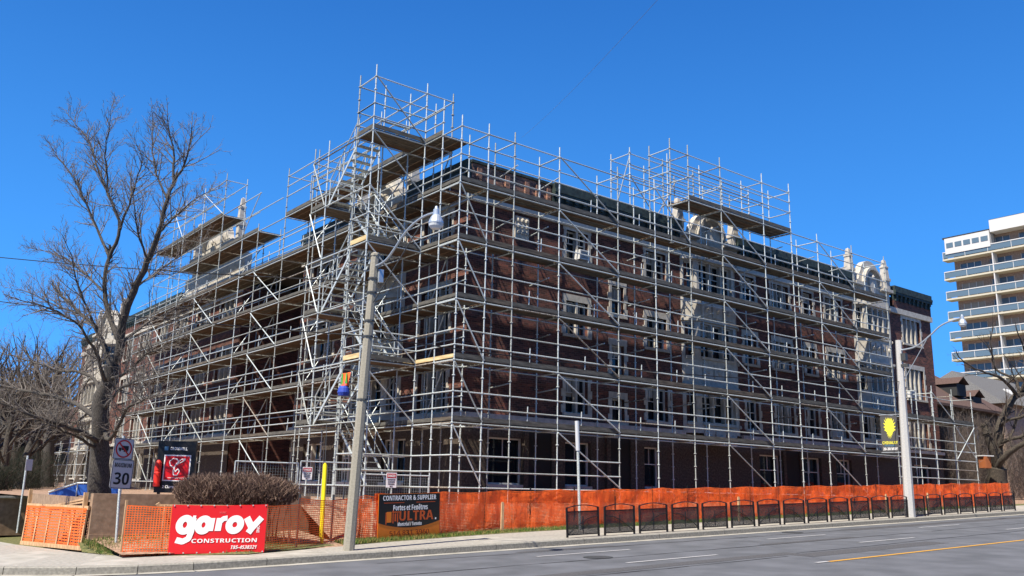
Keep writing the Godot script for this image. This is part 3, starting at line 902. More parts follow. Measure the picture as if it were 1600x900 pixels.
	wall_face(t, "recess_wall", Vector3(0, 0, -22.5), b, 1.6, 6.5, 0.7, 12.0, [], M.brick)
	wall_face(t, "recess_wall", Vector3(0, 0, -15.1), Basis(Vector3(-1, 0, 0), Vector3.UP, Vector3(0, 0, -1)), -6.5, -1.6, 0.7, 12.0, [], M.brick)
	wall_face(t, "end_wall", Vector3(35.2, 0, 0), Basis(Vector3(0, 0, -1), Vector3.UP, Vector3(1, 0, 0)), 1.6, 14.0, 0.7, 13.1, [], M.brick)
	wall_face(t, "end_wall", Vector3(0, 0, -57.0), Basis(Vector3(-1, 0, 0), Vector3.UP, Vector3(0, 0, -1)), -14.0, -1.6, 0.7, 13.1, [], M.brick)
	# side roofline
	for s in [[-5.6, -1.6], [-15.1, -9.9], [-22.5, -15.1], [-46.0, -32.4], [-57.0, -53.2]]:
		cornice(t, orc if s[0] == -22.5 else o2, b2, s[0], s[1])
	stone_bay(t, o2, b2, -9.6, -5.8, 0.40, 0.62, 4.05, [[4.4, 5.8], [7.2, 8.7], [10.0, 11.5]], 3)
	gable(t, o2, b2, -7.75, 4.2, 12.0, 2.3, 0.1)
	st = nst()
	sbox(st, fp(o2, b2, -27.5, 13.0, -0.2), Vector3(9.6, 2.0, 0.4), b2)
	put(st, "stone_attic", M.limestone, t)
	gable(t, o2, b2, -27.5, 7.0, 13.9, 3.0, 0.05)
	stone_bay(t, o2, b2, -52.8, -46.4, 0.9, 1.2, 4.05, [[4.4, 5.8], [7.2, 8.7], [10.0, 11.5]], 4)
	gable(t, o2, b2, -49.6, 6.6, 12.0, 2.6, 0.1)
	# white stone balustrade on the recess side
	# roofs and the unseen solid core added to keep daylight out of the walls
	st = nst()
	sbox(st, Vector3(18.4, 12.62, -7.9), Vector3(33.0, 0.2, 12.0))
	sbox(st, Vector3(8.0, 12.60, -35.4), Vector3(12.2, 0.2, 42.9))
	put(st, "flat_roof", M.roof_grey, t)
	st = nst()
	sbox(st, Vector3(18.5, 6.6, -8.1), Vector3(32.6, 11.4, 11.8))
	sbox(st, Vector3(8.2, 6.58, -8.6), Vector3(12.0, 11.4, 12.4))
	sbox(st, Vector3(10.6, 6.56, -18.8), Vector3(7.4, 11.4, 8.2))
	sbox(st, Vector3(8.2, 6.54, -39.8), Vector3(12.0, 11.4, 33.8))
	put(st, "light_block_core", M.condo_brick, t)
	# chimneys
	for c in [[7.5, -16.5, 1.3], [7.0, -21.0, 1.1], [10.0, -6.0, 1.0]]:
		st = nst()
		sbox(st, Vector3(c[0], 12.7 + c[2] * 0.5, c[1]), Vector3(0.9, c[2], 0.7))
		sbox(st, Vector3(c[0], 12.75 + c[2], c[1]), Vector3(1.0, 0.12, 0.8))
		put(st, "chimney", M.brick, t)
	# air conditioners standing in the windows
	for a in [[32.05, 6.99, "white window air conditioner in the end wing of the block"], [24.35, 4.43, "white window air conditioner low down between the stone bays"], [7.0, 10.41, "white window air conditioner in a top floor window near the corner"]]:
		var ac = thing("air_conditioner", a[2], "air conditioner", Vector3(a[0], a[1], BUILD_Z + 0.02))
		st = nst()
		sbox(st, Vector3(0, 0.2, 0.02), Vector3(0.52, 0.38, 0.42))
		put(st, "case", M.paint_white, ac)
		st = nst()
		for k in 6:
			sbox(st, Vector3(0, 0.08 + k * 0.05, 0.235), Vector3(0.44, 0.02, 0.012))
		put(st, "grille", M.wire_grey, ac)

# ---------------------------------------------------------------- scaffolding
func sp(side: bool, along: float, z: float, off: float) -> Vector3:
	return Vector3(off, D1 + z, -along) if side else Vector3(along, D1 + z, -off)

var standard_meshes = {}
func standard(parent, foot: Vector3, top_y: float):
	var l := snappedf(top_y - foot.y, 0.01)
	if not standard_meshes.has(l):
		var st := nst()
		stube(st, [Vector3.ZERO, Vector3(0, l, 0)], [0.0245, 0.0245], 8)
		var y := fposmod(D1 - foot.y, 0.5)
		while y < l - 0.1:
			slathe(st, Vector3(0, y - 0.02, 0), [[0.0255, 0.0], [0.058, 0.012], [0.058, 0.032], [0.0255, 0.045]], 8)
			y += 0.5
		y = 2.2
		while y < l - 0.5:
			slathe(st, Vector3(0, y, 0), [[0.0252, 0.0], [0.032, 0.01], [0.032, 0.2], [0.0252, 0.21]], 8)
			y += 3.0
		sbox(st, Vector3(0, 0.01, 0), Vector3(0.15, 0.02, 0.15))
		standard_meshes[l] = st.commit()
	var m = mesh_node(standard_meshes[l], "standard", M.galvanised if rng.randf() < 0.65 else M.galvanised_dull, parent)
	m.position = foot
	return m

func pipe(parent, called, a: Vector3, b: Vector3, r := 0.0245):
	var q := rng.randf()
	return tube(parent, called, a, b, r, M.galvanised if q < 0.66 else (M.galvanised_dull if q < 0.94 else M.galvanised_stained))

# boards of one bay of deck, laid side by side across the transoms
func deck_bay(parent, a: Vector3, b: Vector3, across: Vector3, boards: int, mats: Array):
	var d := (b - a).normalized()
	var l := (b - a).length()
	var w := across.length() / boards
	var ac := across.normalized()
	for k in boards:
		var c := (a + b) * 0.5 + ac * (w * (k + 0.5)) + Vector3.UP * (0.05 + 0.002 * (k % 2))
		var bb := Basis(d, Vector3.UP, d.cross(Vector3.UP))
		box(parent, "deck_board", c + d * rng.randf_range(-0.015, 0.015), Vector3(l - 0.05, 0.04, w - 0.022), mats[rng.randi() % mats.size()], bb)

func toe_board(parent, a: Vector3, b: Vector3, m, h := 0.155):
	var d := (b - a).normalized()
	box(parent, "toe_board", (a + b) * 0.5 + Vector3.UP * (0.075 + h * 0.5), Vector3((b - a).length() - 0.06, h, 0.03), m, Basis(d, Vector3.UP, d.cross(Vector3.UP)))

func guard_stub(parent, a: Vector3, h := 0.72):
	tube(parent, "guard_post", a + Vector3.UP * 0.02, a + Vector3(0.02, h, 0.01), 0.02, M.galvanised)

func scaffold_run(t, side: bool, bays: Array, lifts: Array, outer_tops: Array, inner_tops: Array, foot: float, first: int, boards: int, braced: Array, old_mats: Array):
	var n := bays.size()
	for i in n:
		var f := lot_y(bays[i]) if not side else 1.1
		if i >= first:
			standard(t, Vector3(sp(side, bays[i], 0, 0).x, f, sp(side, bays[i], 0, 0).z), D1 + outer_tops[i])
		if i >= 1 and not (side and i == 1):
			standard(t, Vector3(sp(side, bays[i], 0, 1.15).x, f, sp(side, bays[i], 0, 1.15).z), D1 + inner_tops[i])
	for i in n - 1:
		var a: float = bays[i]
		var b: float = bays[i + 1]
		for z in lifts:
			if minf(outer_tops[i], outer_tops[i + 1]) < z: continue
			pipe(t, "ledger", sp(side, a, z, 0), sp(side, b, z, 0))
			if i >= 1: pipe(t, "ledger", sp(side, a, z, 1.15), sp(side, b, z, 1.15))
			for h in [0.5, 1.0]:
				pipe(t, "guard_rail", sp(side, a, z + h, 0), sp(side, b, z + h, 0))
			if side and i >= 1:
				pipe(t, "inner_rail", sp(side, a, z + 1.0, 1.15), sp(side, b, z + 1.0, 1.15))
			if not (side and i == 0):
				var am: Array = old_mats
				deck_bay(t, sp(side, a, z, 0.0), sp(side, b, z, 0.0), sp(side, a, 0, 1.15 if side else 0.85) - sp(side, a, 0, 0), boards, am)
			var tm = M.toe_old if rng.randf() < 0.8 else M.deck_old
			if z == 2.0 and (side and i < 3): tm = M.deck_new
			toe_board(t, sp(side, a, z, -0.0), sp(side, b, z, -0.0), tm, 0.12 if side else 0.15)
			if b - a > 1.9:
				var q := rng.randf_range(0.35, 0.65)
				guard_stub(t, sp(side, lerpf(a, b, q), z, 0.03))
	for i in range(first, n):
		for z in lifts:
			if minf(outer_tops[i], 99.0) < z: continue
			pipe(t, "transom", sp(side, bays[i], z - 0.03, 0), sp(side, bays[i], z - 0.03, 1.15))
	for i in braced:
		for z in lifts:
			if outer_tops[i] < z or outer_tops[i + 1] < z: continue
			var lo: float = z - 2.0
			if side:
				pipe(t, "diagonal_brace", sp(side, bays[i + 1], z - 0.08, -0.05), sp(side, bays[i], lo + 0.08, -0.05))
			else:
				pipe(t, "diagonal_brace", sp(side, bays[i], z - 0.08, -0.05), sp(side, bays[i + 1], lo + 0.08, -0.05))

func build_street_scaffold():
	var t = thing("scaffold", "tall tube scaffold along the street front with long plank decks", "scaffold")
	var outer := []
	var inner := []
	for i in BAYS.size():
		var top := 10.4
		if i >= 6 and i <= 9: top = 12.45
		outer.append(top)
		inner.append(12.4 if i >= 6 and i <= 9 else 10.35)
	scaffold_run(t, false, BAYS, [0.0, 2.0, 4.0, 6.0, 8.0], outer, inner, 1.1, 0, 4, [0, 3, 7, 10], [M.deck_old, M.deck_old, M.deck_brown, M.toe_old])
	# roof level rails, and the lowest rails near the corner
	for i in BAYS.size() - 1:
		pipe(t, "top_rail", sp(false, BAYS[i], 10.0, 0), sp(false, BAYS[i + 1], 10.0, 0))
		if i >= 1:
			pipe(t, "top_rail", sp(false, BAYS[i], 10.0, 1.15), sp(false, BAYS[i + 1], 10.0, 1.15))
			pipe(t, "top_rail", sp(false, BAYS[i], 9.0, 1.15), sp(false, BAYS[i + 1], 9.0, 1.15))
		pipe(t, "base_ledger", sp(false, BAYS[i], -2.0, 0), sp(false, BAYS[i + 1], -2.0, 0))
		if i < 4:
			for z in [-1.0, -1.5]:
				pipe(t, "base_rail", sp(false, BAYS[i], z, 0), sp(false, BAYS[i + 1], z, 0))
	for i in range(1, BAYS.size()):
		pipe(t, "top_transom", sp(false, BAYS[i], 10.0, 0), sp(false, BAYS[i], 10.0, 1.15))
		pipe(t, "top_transom", sp(false, BAYS[i], -2.0, 0), sp(false, BAYS[i], -2.0, 1.15))
	pipe(t, "diagonal_brace", sp(false, BAYS[3], 10.0, -0.05), sp(false, BAYS[4], 8.1, -0.05))
	pipe(t, "diagonal_brace", sp(false, BAYS[10], 10.0, -0.05), sp(false, BAYS[11], 8.1, -0.05))
	pipe(t, "diagonal_brace", sp(false, BAYS[5], 10.0, -0.05), sp(false, BAYS[6], 8.1, -0.05))
	# ties back to the wall
	for i in range(2, BAYS.size()):
		for z in [1.45, 3.35, 5.4, 7.3, 9.3]:
			if rng.randf() < 0.62:
				var q := sp(false, BAYS[i] + rng.randf_range(-0.5, 0.5), z, 0.0)
				pipe(t, "wall_tie", q + Vector3(-0.15, 0, -0.2), q + Vector3(0.12, -0.02, -1.58), 0.024)
	# low continuation in front of the end wing
	var far := [29.6, 31.35, 33.6, 35.9]
	for i in 4:
		standard(t, Vector3(far[i], lot_y(far[i]), 0), D1 + 3.9)
		standard(t, Vector3(far[i], lot_y(far[i]), -1.15), D1 + 3.9)
		pipe(t, "transom", sp(false, far[i], 2.0, 0), sp(false, far[i], 2.0, 1.15))
		pipe(t, "transom", sp(false, far[i], 3.5, 0), sp(false, far[i], 3.5, 1.15))
	var chain := [27.35] + far
	for i in 4:
		var a: float = chain[i]
		var b: float = chain[i + 1]
		for z in [2.0, 0.0, -0.5, -1.0, 0.5, 1.0]:
			pipe(t, "ledger", sp(false, a, z, 0), sp(false, b, z, 0))
		pipe(t, "ledger", sp(false, a, 2.0, 1.15), sp(false, b, 2.0, 1.15))
		if i > 0:
			pipe(t, "guard_rail", sp(false, a, 3.5, 1.15), sp(false, b, 3.5, 1.15))
		deck_bay(t, sp(false, a, 2.0, 0), sp(false, b, 2.0, 0), Vector3(0, 0, -1.15), 4, [M.deck_old, M.toe_old])
		toe_board(t, sp(false, a, 2.0, 0), sp(false, b, 2.0, 0), M.toe_old)
	pipe(t, "diagonal_brace", sp(false, 33.6, 1.9, -0.04), sp(false, 35.9, 0.1, -0.04))
	pipe(t, "diagonal_brace", sp(false, 35.9, 1.9, -0.04), sp(false, 33.6, 0.1, -0.04))
	pipe(t, "diagonal_brace", sp(false, 31.35, 3.5, -0.04), sp(false, 33.6, 2.1, -0.04))

func build_side_scaffold():
	var t = thing("scaffold", "long tube scaffold along the side front behind the bare maple", "scaffold")
	var outer := []
	var inner := []
	for i in SIDE_BAYS.size():
		var s: float = SIDE_BAYS[i]
		var top := 10.4
		if s > 1.0 and s < 14.5: top = 12.4 if s > 2.0 else 11.35
		if s > 19.5 and s < 34.0: top = 14.4
		if s > 35.0: top = 8.6
		outer.append(top)
		inner.append(top - 0.05)
	scaffold_run(t, true, SIDE_BAYS, [0.0, 2.0, 4.0, 6.0, 8.0], outer, inner, 1.1, 1, 3, [7, 10, 13], [M.deck_brown, M.deck_brown, M.deck_old])
	for i in SIDE_BAYS.size() - 1:
		var a: float = SIDE_BAYS[i]
		var b: float = SIDE_BAYS[i + 1]
		var levels := [10.0]
		if a > 1.0 and b < 14.5: levels = [10.0, 11.0, 11.5, 12.0] if a > 2.0 else [10.0, 10.5, 11.0]
		if a > 16.0 and b < 29.0: levels = [10.0, 11.0, 12.0]
		if a > 22.0 and b < 34.0: levels = [10.0, 11.0, 12.0, 13.0, 14.0]
		if b > 34.0: levels = []
		for z in levels:
			pipe(t, "top_rail", sp(true, a, z, 0), sp(true, b, z, 0))
			if i > 1 and not (z in [11.5, 11.0, 13.0]):
				pipe(t, "top_rail", sp(true, a, z, 1.15), sp(true, b, z, 1.15))
		# gable platforms
		if (a > 1.0 and b < 14.5) or (a > 16.5 and b < 29.0):
			deck_bay(t, sp(true, a, 10.0, 0), sp(true, b, 10.0, 0), Vector3(1.15, 0, 0), 3, [M.deck_brown, M.deck_brown, M.deck_old])
			toe_board(t, sp(true, a, 10.0, 0), sp(true, b, 10.0, 0), M.toe_old)
		if a > 22.0 and b < 34.0:
			deck_bay(t, sp(true, a, 12.0, 0), sp(true, b, 12.0, 0), Vector3(1.15, 0, 0), 3, [M.deck_brown, M.deck_old])
			toe_board(t, sp(true, a, 12.0, 0), sp(true, b, 12.0, 0), M.toe_old)
		pipe(t, "base_ledger", sp(true, a, -2.0, 0), sp(true, b, -2.0, 0))
		for z in [-1.0, -1.5]:
			if i < 3: pipe(t, "base_rail", sp(true, a, z, 0), sp(true, b, z, 0))
	for i in range(1, SIDE_BAYS.size()):
		var s: float = SIDE_BAYS[i]
		for z in [10.0, 12.0, 14.0]:
			if outer[i] > z:
				pipe(t, "top_transom", sp(true, s, z, 0), sp(true, s, z, 1.15))
	for i in [2, 5, 8, 11, 13]:
		for z in [2.0, 4.0, 6.0, 8.0, 10.0]:
			if rng.randf() < 0.75:
				pipe(t, "inner_brace", sp(true, SIDE_BAYS[i], z - 0.08, 1.1), sp(true, SIDE_BAYS[i + 1], z - 1.9, 1.1))
	for i in [4, 6, 9, 12]:
		for z in [0.0, 2.0, 4.0, 6.0, 8.0]:
			pipe(t, "cross_brace", sp(true, SIDE_BAYS[i], z + 0.1, 0.02), sp(true, SIDE_BAYS[i], z + 1.9, 1.13))
	pipe(t, "diagonal_brace", sp(true, SIDE_BAYS[11], 14.0, -0.05), sp(true, SIDE_BAYS[10], 12.1, -0.05))
	pipe(t, "diagonal_brace", sp(true, SIDE_BAYS[13], 14.0, -0.05), sp(true, SIDE_BAYS[12], 12.1, -0.05))
	pipe(t, "diagonal_brace", sp(true, SIDE_BAYS[8], 12.0, -0.05), sp(true, SIDE_BAYS[9], 10.1, -0.05))
	# low frames at the far end
	var u = thing("scaffold", "low two-level scaffold frames beyond the maple trunk", "scaffold")
	for i in 6:
		var s := 39.5 + i * 2.6
		for off in [-1.2, 0.0]:
			standard(u, Vector3(off, 1.1, -s), 4.3 + (0.4 if i % 2 == 0 else 0.0))
		pipe(u, "transom", Vector3(-1.2, 3.5, -s), Vector3(0, 3.5, -s))
		if i < 5:
			for y in [1.9, 2.6, 3.5, 4.1]:
				pipe(u, "ledger", Vector3(-1.2, y, -s), Vector3(-1.2, y, -s - 2.6))
			pipe(u, "diagonal_brace", Vector3(-1.25, 3.5, -s), Vector3(-1.25, 1.3, -s - 2.6))
			deck_bay(u, Vector3(-1.2, 3.5, -s), Vector3(-1.2, 3.5, -s - 2.6), Vector3(1.15, 0, 0), 3, [M.deck_old])

func build_stair_tower():
	var t = thing("stair_tower", "scaffold stair tower with zigzag metal flights at the building corner", "stair tower")
	var xo := -2.13
	var ss := [2.3, 3.45, 5.58, 6.73]
	for i in 4:
		standard(t, Vector3(xo, 1.1, -ss[i]), D1 + (12.45 if i < 2 else 10.6))
	standard(t, Vector3(-1.07, 1.1, -3.45), D1 + 12.4)
	standard(t, Vector3(-1.07, 1.1, -5.58), D1 + 10.4)
	standard(t, Vector3(-1.07, 1.1, -6.73), D1 + 10.4)
	standard(t, Vector3(-0.04, 1.1, -6.73), D1 + 10.4)
	for k in range(-1, 6):
		var z := 2.0 * k
		var right := (k % 2) != 0          # odd landings are on the corner side
		var s0: float = ss[0] if right else ss[2]
		var s1: float = ss[1] if right else ss[3]
		var y := D1 + z
		if k >= 0:
			deck_bay(t, Vector3(xo, y, -s0), Vector3(0.0, y, -s0), Vector3(0, 0, -(s1 - s0)), 4, [M.deck_brown, M.deck_old])
			toe_board(t, Vector3(xo, y, -s0), Vector3(xo, y, -s1), M.deck_new if k == 3 or k == 1 else M.toe_old)
			toe_board(t, Vector3(xo, y, -s0 + 0.02), Vector3(0, y, -s0 + 0.02), M.toe_old)
		for e in [s0, s1]:
			pipe(t, "transom", Vector3(xo, y, -e), Vector3(0, y, -e))
			for h in [0.5, 1.0]:
				if z + h < 12.3 and z > -2.1: pipe(t, "guard_rail", Vector3(xo, y + h, -e), Vector3(0, y + h, -e))
		pipe(t, "ledger", Vector3(xo, y, -ss[0]), Vector3(xo, y, -ss[1]))
		pipe(t, "ledger", Vector3(xo, y, -ss[2]), Vector3(xo, y, -ss[3]))
		pipe(t, "ledger", Vector3(xo, y, -ss[1]), Vector3(xo, y, -ss[2]))
		for h in [0.5, 1.0]:
			pipe(t, "guard_rail", Vector3(xo, y + h, -s0), Vector3(xo, y + h, -s1))
		if k > 0:
			pipe(t, "diagonal_brace", Vector3(xo, y - 0.05, -ss[0] + 0.05), Vector3(0, y - 1.95, -ss[0] + 0.05))
			pipe(t, "diagonal_brace", Vector3(xo - 0.05, y - 0.05, -ss[3]), Vector3(xo - 0.05, y - 1.95, -ss[2]))
		# a flight up to the next landing
		if k < 5:
			var fwd := not right
			var sa: float = ss[2] if fwd else ss[1]
			var sb: float = ss[1] if fwd else ss[2]
			var xa := -2.03 if fwd else -0.98
			var fl = Node3D.new()
			fl.name = "stair_flight"
			t.add_child(fl, true)
			for e in [xa, xa + 0.86]:
				var p0 := Vector3(e, y + 0.02, -sa)
				var p1 := Vector3(e, y + 1.98, -sb)
				var d := p1 - p0
				var bb := Basis(d.normalized(), Vector3.UP, d.normalized().cross(Vector3.UP))
				bb.y = bb.z.cross(bb.x)
				box(fl, "stringer", (p0 + p1) * 0.5, Vector3(d.length(), 0.12, 0.035), M.galvanised, bb)
				tube(fl, "handrail", p0 + Vector3.UP * 0.95, p1 + Vector3.UP * 0.95, 0.02, M.galvanised)
				tube(fl, "handrail", p0 + Vector3.UP * 0.5, p1 + Vector3.UP * 0.5, 0.016, M.galvanised_dull)
				for q in [0.04, 0.5, 0.96]:
					tube(fl, "baluster", p0.lerp(p1, q), p0.lerp(p1, q) + Vector3.UP * 0.95, 0.018, M.galvanised)
			for q in 9:
				var c := Vector3(xa + 0.43, y + 0.2 * (q + 1), lerpf(-sa, -sb, (q + 0.7) / 9.0))
				var st := nst()
				for g in 5:
					sbox(st, Vector3(0, 0, -0.1 + g * 0.05), Vector3(0.82, 0.025, 0.022))
				for g in 8:
					sbox(st, Vector3(-0.38 + g * 0.108, -0.002, 0), Vector3(0.02, 0.02, 0.22))
				var m = put(st, "tread", M.galvanised_dull, fl)
				m.position = c
	# top cage rails
	for z in [11.0, 12.0]:
		var y: float = D1 + z
		pipe(t, "top_rail", Vector3(xo, y, -2.3), Vector3(xo, y, -3.45))
		pipe(t, "top_rail", Vector3(xo, y, -2.3), Vector3(0, y, -2.3))
		pipe(t, "top_rail", Vector3(xo, y, -3.45), Vector3(0, y, -3.45))
	pipe(t, "diagonal_brace", Vector3(xo, D1 + 12.0, -2.25), Vector3(0, D1 + 10.05, -2.25))
	pipe(t, "top_rail", Vector3(xo, D1 + 10.0, -3.45), Vector3(xo, D1 + 10.0, -6.73))
	for z in [9.0, 9.5, 10.0]:
		pipe(t, "top_rail", Vector3(xo, D1 + z, -5.58), Vector3(xo, D1 + z, -6.73))
		pipe(t, "top_rail", Vector3(xo, D1 + z, -6.73), Vector3(0, D1 + z, -6.73))
	# hi-vis clothing hung on the stair
	var v = thing("safety_vest", "orange and green hi-vis vest hung on the stair tower rail", "vest", Vector3(-2.2, D1 + 1.62, -3.05))
	var st := nst()
	hang(st, Vector3(0, 0, 0.3), Vector3(0, 0, -0.3), 0.42, 0.06, 3)
	put(st, "cloth", M.vest_orange, v)
	for e in [0.16, -0.12]:
		st = nst()
		hang(st, Vector3(-0.035, -0.02, e), Vector3(-0.035, -0.02, e - 0.09), 0.34, 0.02, 5)
		put(st, "stripe", M.vest_green, v)
	var g = thing("tool_bag", "blue tool bag hung below the hi-vis vest", "bag", Vector3(-2.22, D1 + 0.98, -3.1))
	st = nst()
	slathe(st, Vector3(0, 0, 0), [[0.0, -0.12], [0.16, -0.11], [0.2, 0.0], [0.17, 0.14], [0.12, 0.2], [0.0, 0.2]], 12)
	put(st, "body", M.bag_blue, g)
	st = nst()
	stube(st, [Vector3(0, 0.18, 0.1), Vector3(0, 0.34, 0.05), Vector3(0, 0.34, -0.05), Vector3(0, 0.18, -0.1)], [0.012, 0.012, 0.012, 0.012], 6)
	put(st, "strap", M.bag_blue, g)

func hang(st: SurfaceTool, a: Vector3, b: Vector3, h: float, fold: float, s: int):
	var n := 8
	var m := 5
	var g := []
	for i in n + 1:
		var row := []
		for j in m + 1:
			var p := a.lerp(b, float(i) / n)
			row.append(p + Vector3(sin(i * 1.3 + s + j * 0.4) * fold * (0.3 + 0.7 * j / m), -h * j / m, 0))
		g.append(row)
	for i in n:
		for j in m:
			quad(st, g[i][j], g[i + 1][j], g[i + 1][j + 1], g[i][j + 1])
			quad(st, g[i][j] + Vector3(0.01, 0, 0), g[i][j + 1] + Vector3(0.01, 0, 0), g[i + 1][j + 1] + Vector3(0.01, 0, 0), g[i + 1][j] + Vector3(0.01, 0, 0))

func build_gable_towers():
	var t = thing("gable_scaffold", "raised scaffold cage with a plank platform over the street gable", "scaffold")
	var xs := [11.69, 13.83, 16.87, 18.99]
	for x in [10.55]:
		standard(t, Vector3(x, D1 + 7.9, 0), D1 + 12.45)
		standard(t, Vector3(x, D1 + 7.9, -1.15), D1 + 12.45)
	var all := [10.55] + xs
	for i in 4:
		var a: float = all[i]
		var b: float = all[i + 1]
		for z in [11.0, 11.5, 12.0]:
			if i == 0 and z == 11.5: continue
			pipe(t, "guard_rail", sp(false, a, z, 0), sp(false, b, z, 0))
			pipe(t, "guard_rail", sp(false, a, z, 1.15), sp(false, b, z, 1.15))
		if i > 0:
			deck_bay(t, sp(false, a, 10.0, 0), sp(false, b, 10.0, 0), Vector3(0, 0, -1.15), 4, [M.deck_brown, M.deck_old])
			toe_board(t, sp(false, a, 10.0, 0), sp(false, b, 10.0, 0), M.toe_old)
			toe_board(t, sp(false, a, 10.0, 1.15), sp(false, b, 10.0, 1.15), M.deck_brown)
	for x in all:
		for z in [11.0, 12.0]:
			pipe(t, "transom", sp(false, x, z, 0), sp(false, x, z, 1.15))
		pipe(t, "transom", sp(false, x, 9.97, 0), sp(false, x, 9.97, 1.15))
	pipe(t, "diagonal_brace", sp(false, 13.83, 10.0, -0.05), sp(false, 16.87, 8.1, -0.05))
	# frames standing on the roof behind it
	var r = thing("roof_scaffold", "scaffold frames standing on the roof behind the street gable", "scaffold")
	var rx := [10.56, 12.7, 14.8, 16.9, 19.0]
	for x in rx:
		for z in [-2.3, -3.45]:
			standard(r, Vector3(x, 12.74, z), D1 + 12.75)
		for y in [11.5, 12.45]:
			pipe(r, "transom", Vector3(x, D1 + y, -2.3), Vector3(x, D1 + y, -3.45))
	for i in 4:
		for y in [11.45, 11.95, 12.45]:
			for z in [-2.3, -3.45]:
				pipe(r, "ledger", Vector3(rx[i], D1 + y, z), Vector3(rx[i + 1], D1 + y, z))
	pipe(r, "diagonal_brace", Vector3(10.56, D1 + 12.4, -2.28), Vector3(10.56, D1 + 9.4, -3.45))
	pipe(r, "diagonal_brace", Vector3(10.56, D1 + 11.4, -2.26), Vector3(12.7, D1 + 9.3, -2.26))
	pipe(r, "diagonal_brace", Vector3(14.8, D1 + 12.4, -3.4), Vector3(12.7, D1 + 9.3, -3.4))

# ---------------------------------------------------------------- buildings behind
func build_background():
	var t = thing("apartment_tower", "cream and white high-rise with long glass-fronted balconies", "building")
	var b2 := Basis(Vector3(0, 0, 1), Vector3.UP, Vector3(-1, 0, 0))
	var o := Vector3(110.4, 0, 0)
	var z0 := -34.0
	var z1 := 14.0
	var holes := []
	for f in 13:
		var y := 34.98 - f * 2.905
		var z := z0 + 1.2
		while z < z1 - 3.6:
			holes.append([z, z + 3.0, y + 0.15, y + 2.35])
			z += 4.1 if (int(z * 3) % 2 == 0) else 3.5
	var seen := []
	for h in holes:
		if h[0] < 4.0: seen.append(h)
	wall_face(t, "wall", o, b2, z0 + 0.5, z1, 0.0, 38.0, seen, M.condo_brick, 0.2)
	wall_face(t, "wall", Vector3(0, 0, z0 + 0.5), Basis(Vector3(-1, 0, 0), Vector3.UP, Vector3(0, 0, -1)), -128.0, -110.4, 0.0, 38.0, [], M.condo_brick)
	for h in seen:
		var st := nst()
		quad(st, fp(o, b2, h[0], h[2], -0.18), fp(o, b2, h[1], h[2], -0.18), fp(o, b2, h[1], h[3], -0.18), fp(o, b2, h[0], h[3], -0.18))
		var w = put(st, "window", M.glass_condo if rng.randf() < 0.72 else M.curtain, t)
		st = nst()
		for e in [h[0] + 0.04, (h[0] * 2 + h[1]) / 3.0, (h[0] + h[1] * 2) / 3.0, h[1] - 0.04]:
			sbox(st, fp(o, b2, e, (h[2] + h[3]) * 0.5, -0.14), Vector3(0.08, h[3] - h[2], 0.08), b2)
		put(st, "frame", M.paint_white, w)
	for f in 13:
		var y := 34.98 - f * 2.905
		var st := nst()
		sbox(st, Vector3(109.6, y, (z0 + z1) * 0.5), Vector3(1.6, 0.24, z1 - z0 + 0.8))
		put(st, "balcony_slab", M.slab_cream, t)
		var z := z0 - 0.35
		while z < 4.0:
			st = nst()
			sbox(st, Vector3(108.86, y + 0.62, z + 1.55), Vector3(0.03, 0.78, 3.04))
			var g = put(st, "balustrade_panel", M.glass_condo, t)
			st = nst()
			sbox(st, Vector3(108.86, y + 0.6, z + 0.02), Vector3(0.06, 0.96, 0.06))
			put(st, "post", M.paint_white, g)
			z += 3.1
		st = nst()
		sbox(st, Vector3(108.86, y + 1.09, (z0 + z1) * 0.5), Vector3(0.12, 0.12, z1 - z0 + 0.7))
		put(st, "balcony_rail", M.paint_white, t)
		for zz in [-27.6, -17.0, -6.0]:
			if f > 0:
				st = nst()
				sbox(st, Vector3(109.5, y + 1.45, zz), Vector3(1.35, 2.6, 0.14))
				put(st, "balcony_divider", M.paint_white, t)
		# short side rail at the near end
		st = nst()
		sbox(st, Vector3(109.6, y + 0.62, z0 - 0.36), Vector3(1.5, 0.78, 0.03))
		put(st, "balustrade_panel", M.glass_condo, t)
	# penthouse: enclosed balcony and deep roof fascia
	var st := nst()
	sbox(st, Vector3(109.5, 36.9, -30.8), Vector3(1.5, 2.3, 6.2))
	put(st, "sunroom_wall", M.paint_white, t)
	for k in 5:
		st = nst()
		sbox(st, Vector3(108.73, 37.0, -33.2 + k * 1.2), Vector3(0.05, 0.7, 0.95))
		put(st, "window", M.glass_condo, t)
	st = nst()
	sbox(st, Vector3(114.0, 38.15, -30.9), Vector3(10.4, 0.22, 6.6))
	put(st, "roof_edge", M.slate_dark, t)
	st = nst()
	sbox(st, Vector3(114.0, 38.55, -7.0), Vector3(10.9, 1.7, 41.0))
	put(st, "roof_fascia", M.paint_white, t)
	st = nst()
	sbox(st, Vector3(114.2, 39.46, -7.0), Vector3(10.9, 0.12, 41.1))
	put(st, "roof_edge", M.slate_dark, t)

	# brown-roofed house past the end of the block
	var h = thing("house", "dark house with a broad brown hipped roof and dormer windows", "house")
	st = nst()
	sbox(st, Vector3(43.0, 4.4, -7.6), Vector3(13.0, 6.4, 6.6))
	put(st, "wall", M.rubble_stone, h)
	var e := [Vector3(35.6, 7.5, -3.7), Vector3(50.2, 7.5, -3.7), Vector3(50.2, 7.5, -11.8), Vector3(35.6, 7.5, -11.8)]
	var r0 := Vector3(40.5, 10.5, -7.7)
	var r1 := Vector3(46.6, 10.5, -7.7)
	st = nst()
	quad(st, e[0], e[1], r1, r0)
	quad(st, e[2], e[3], r0, r1)
	tri(st, e[1], e[2], r1)
	tri(st, e[3], e[0], r0)
	sbox(st, Vector3(42.9, 7.42, -7.75), Vector3(14.6, 0.14, 8.1))
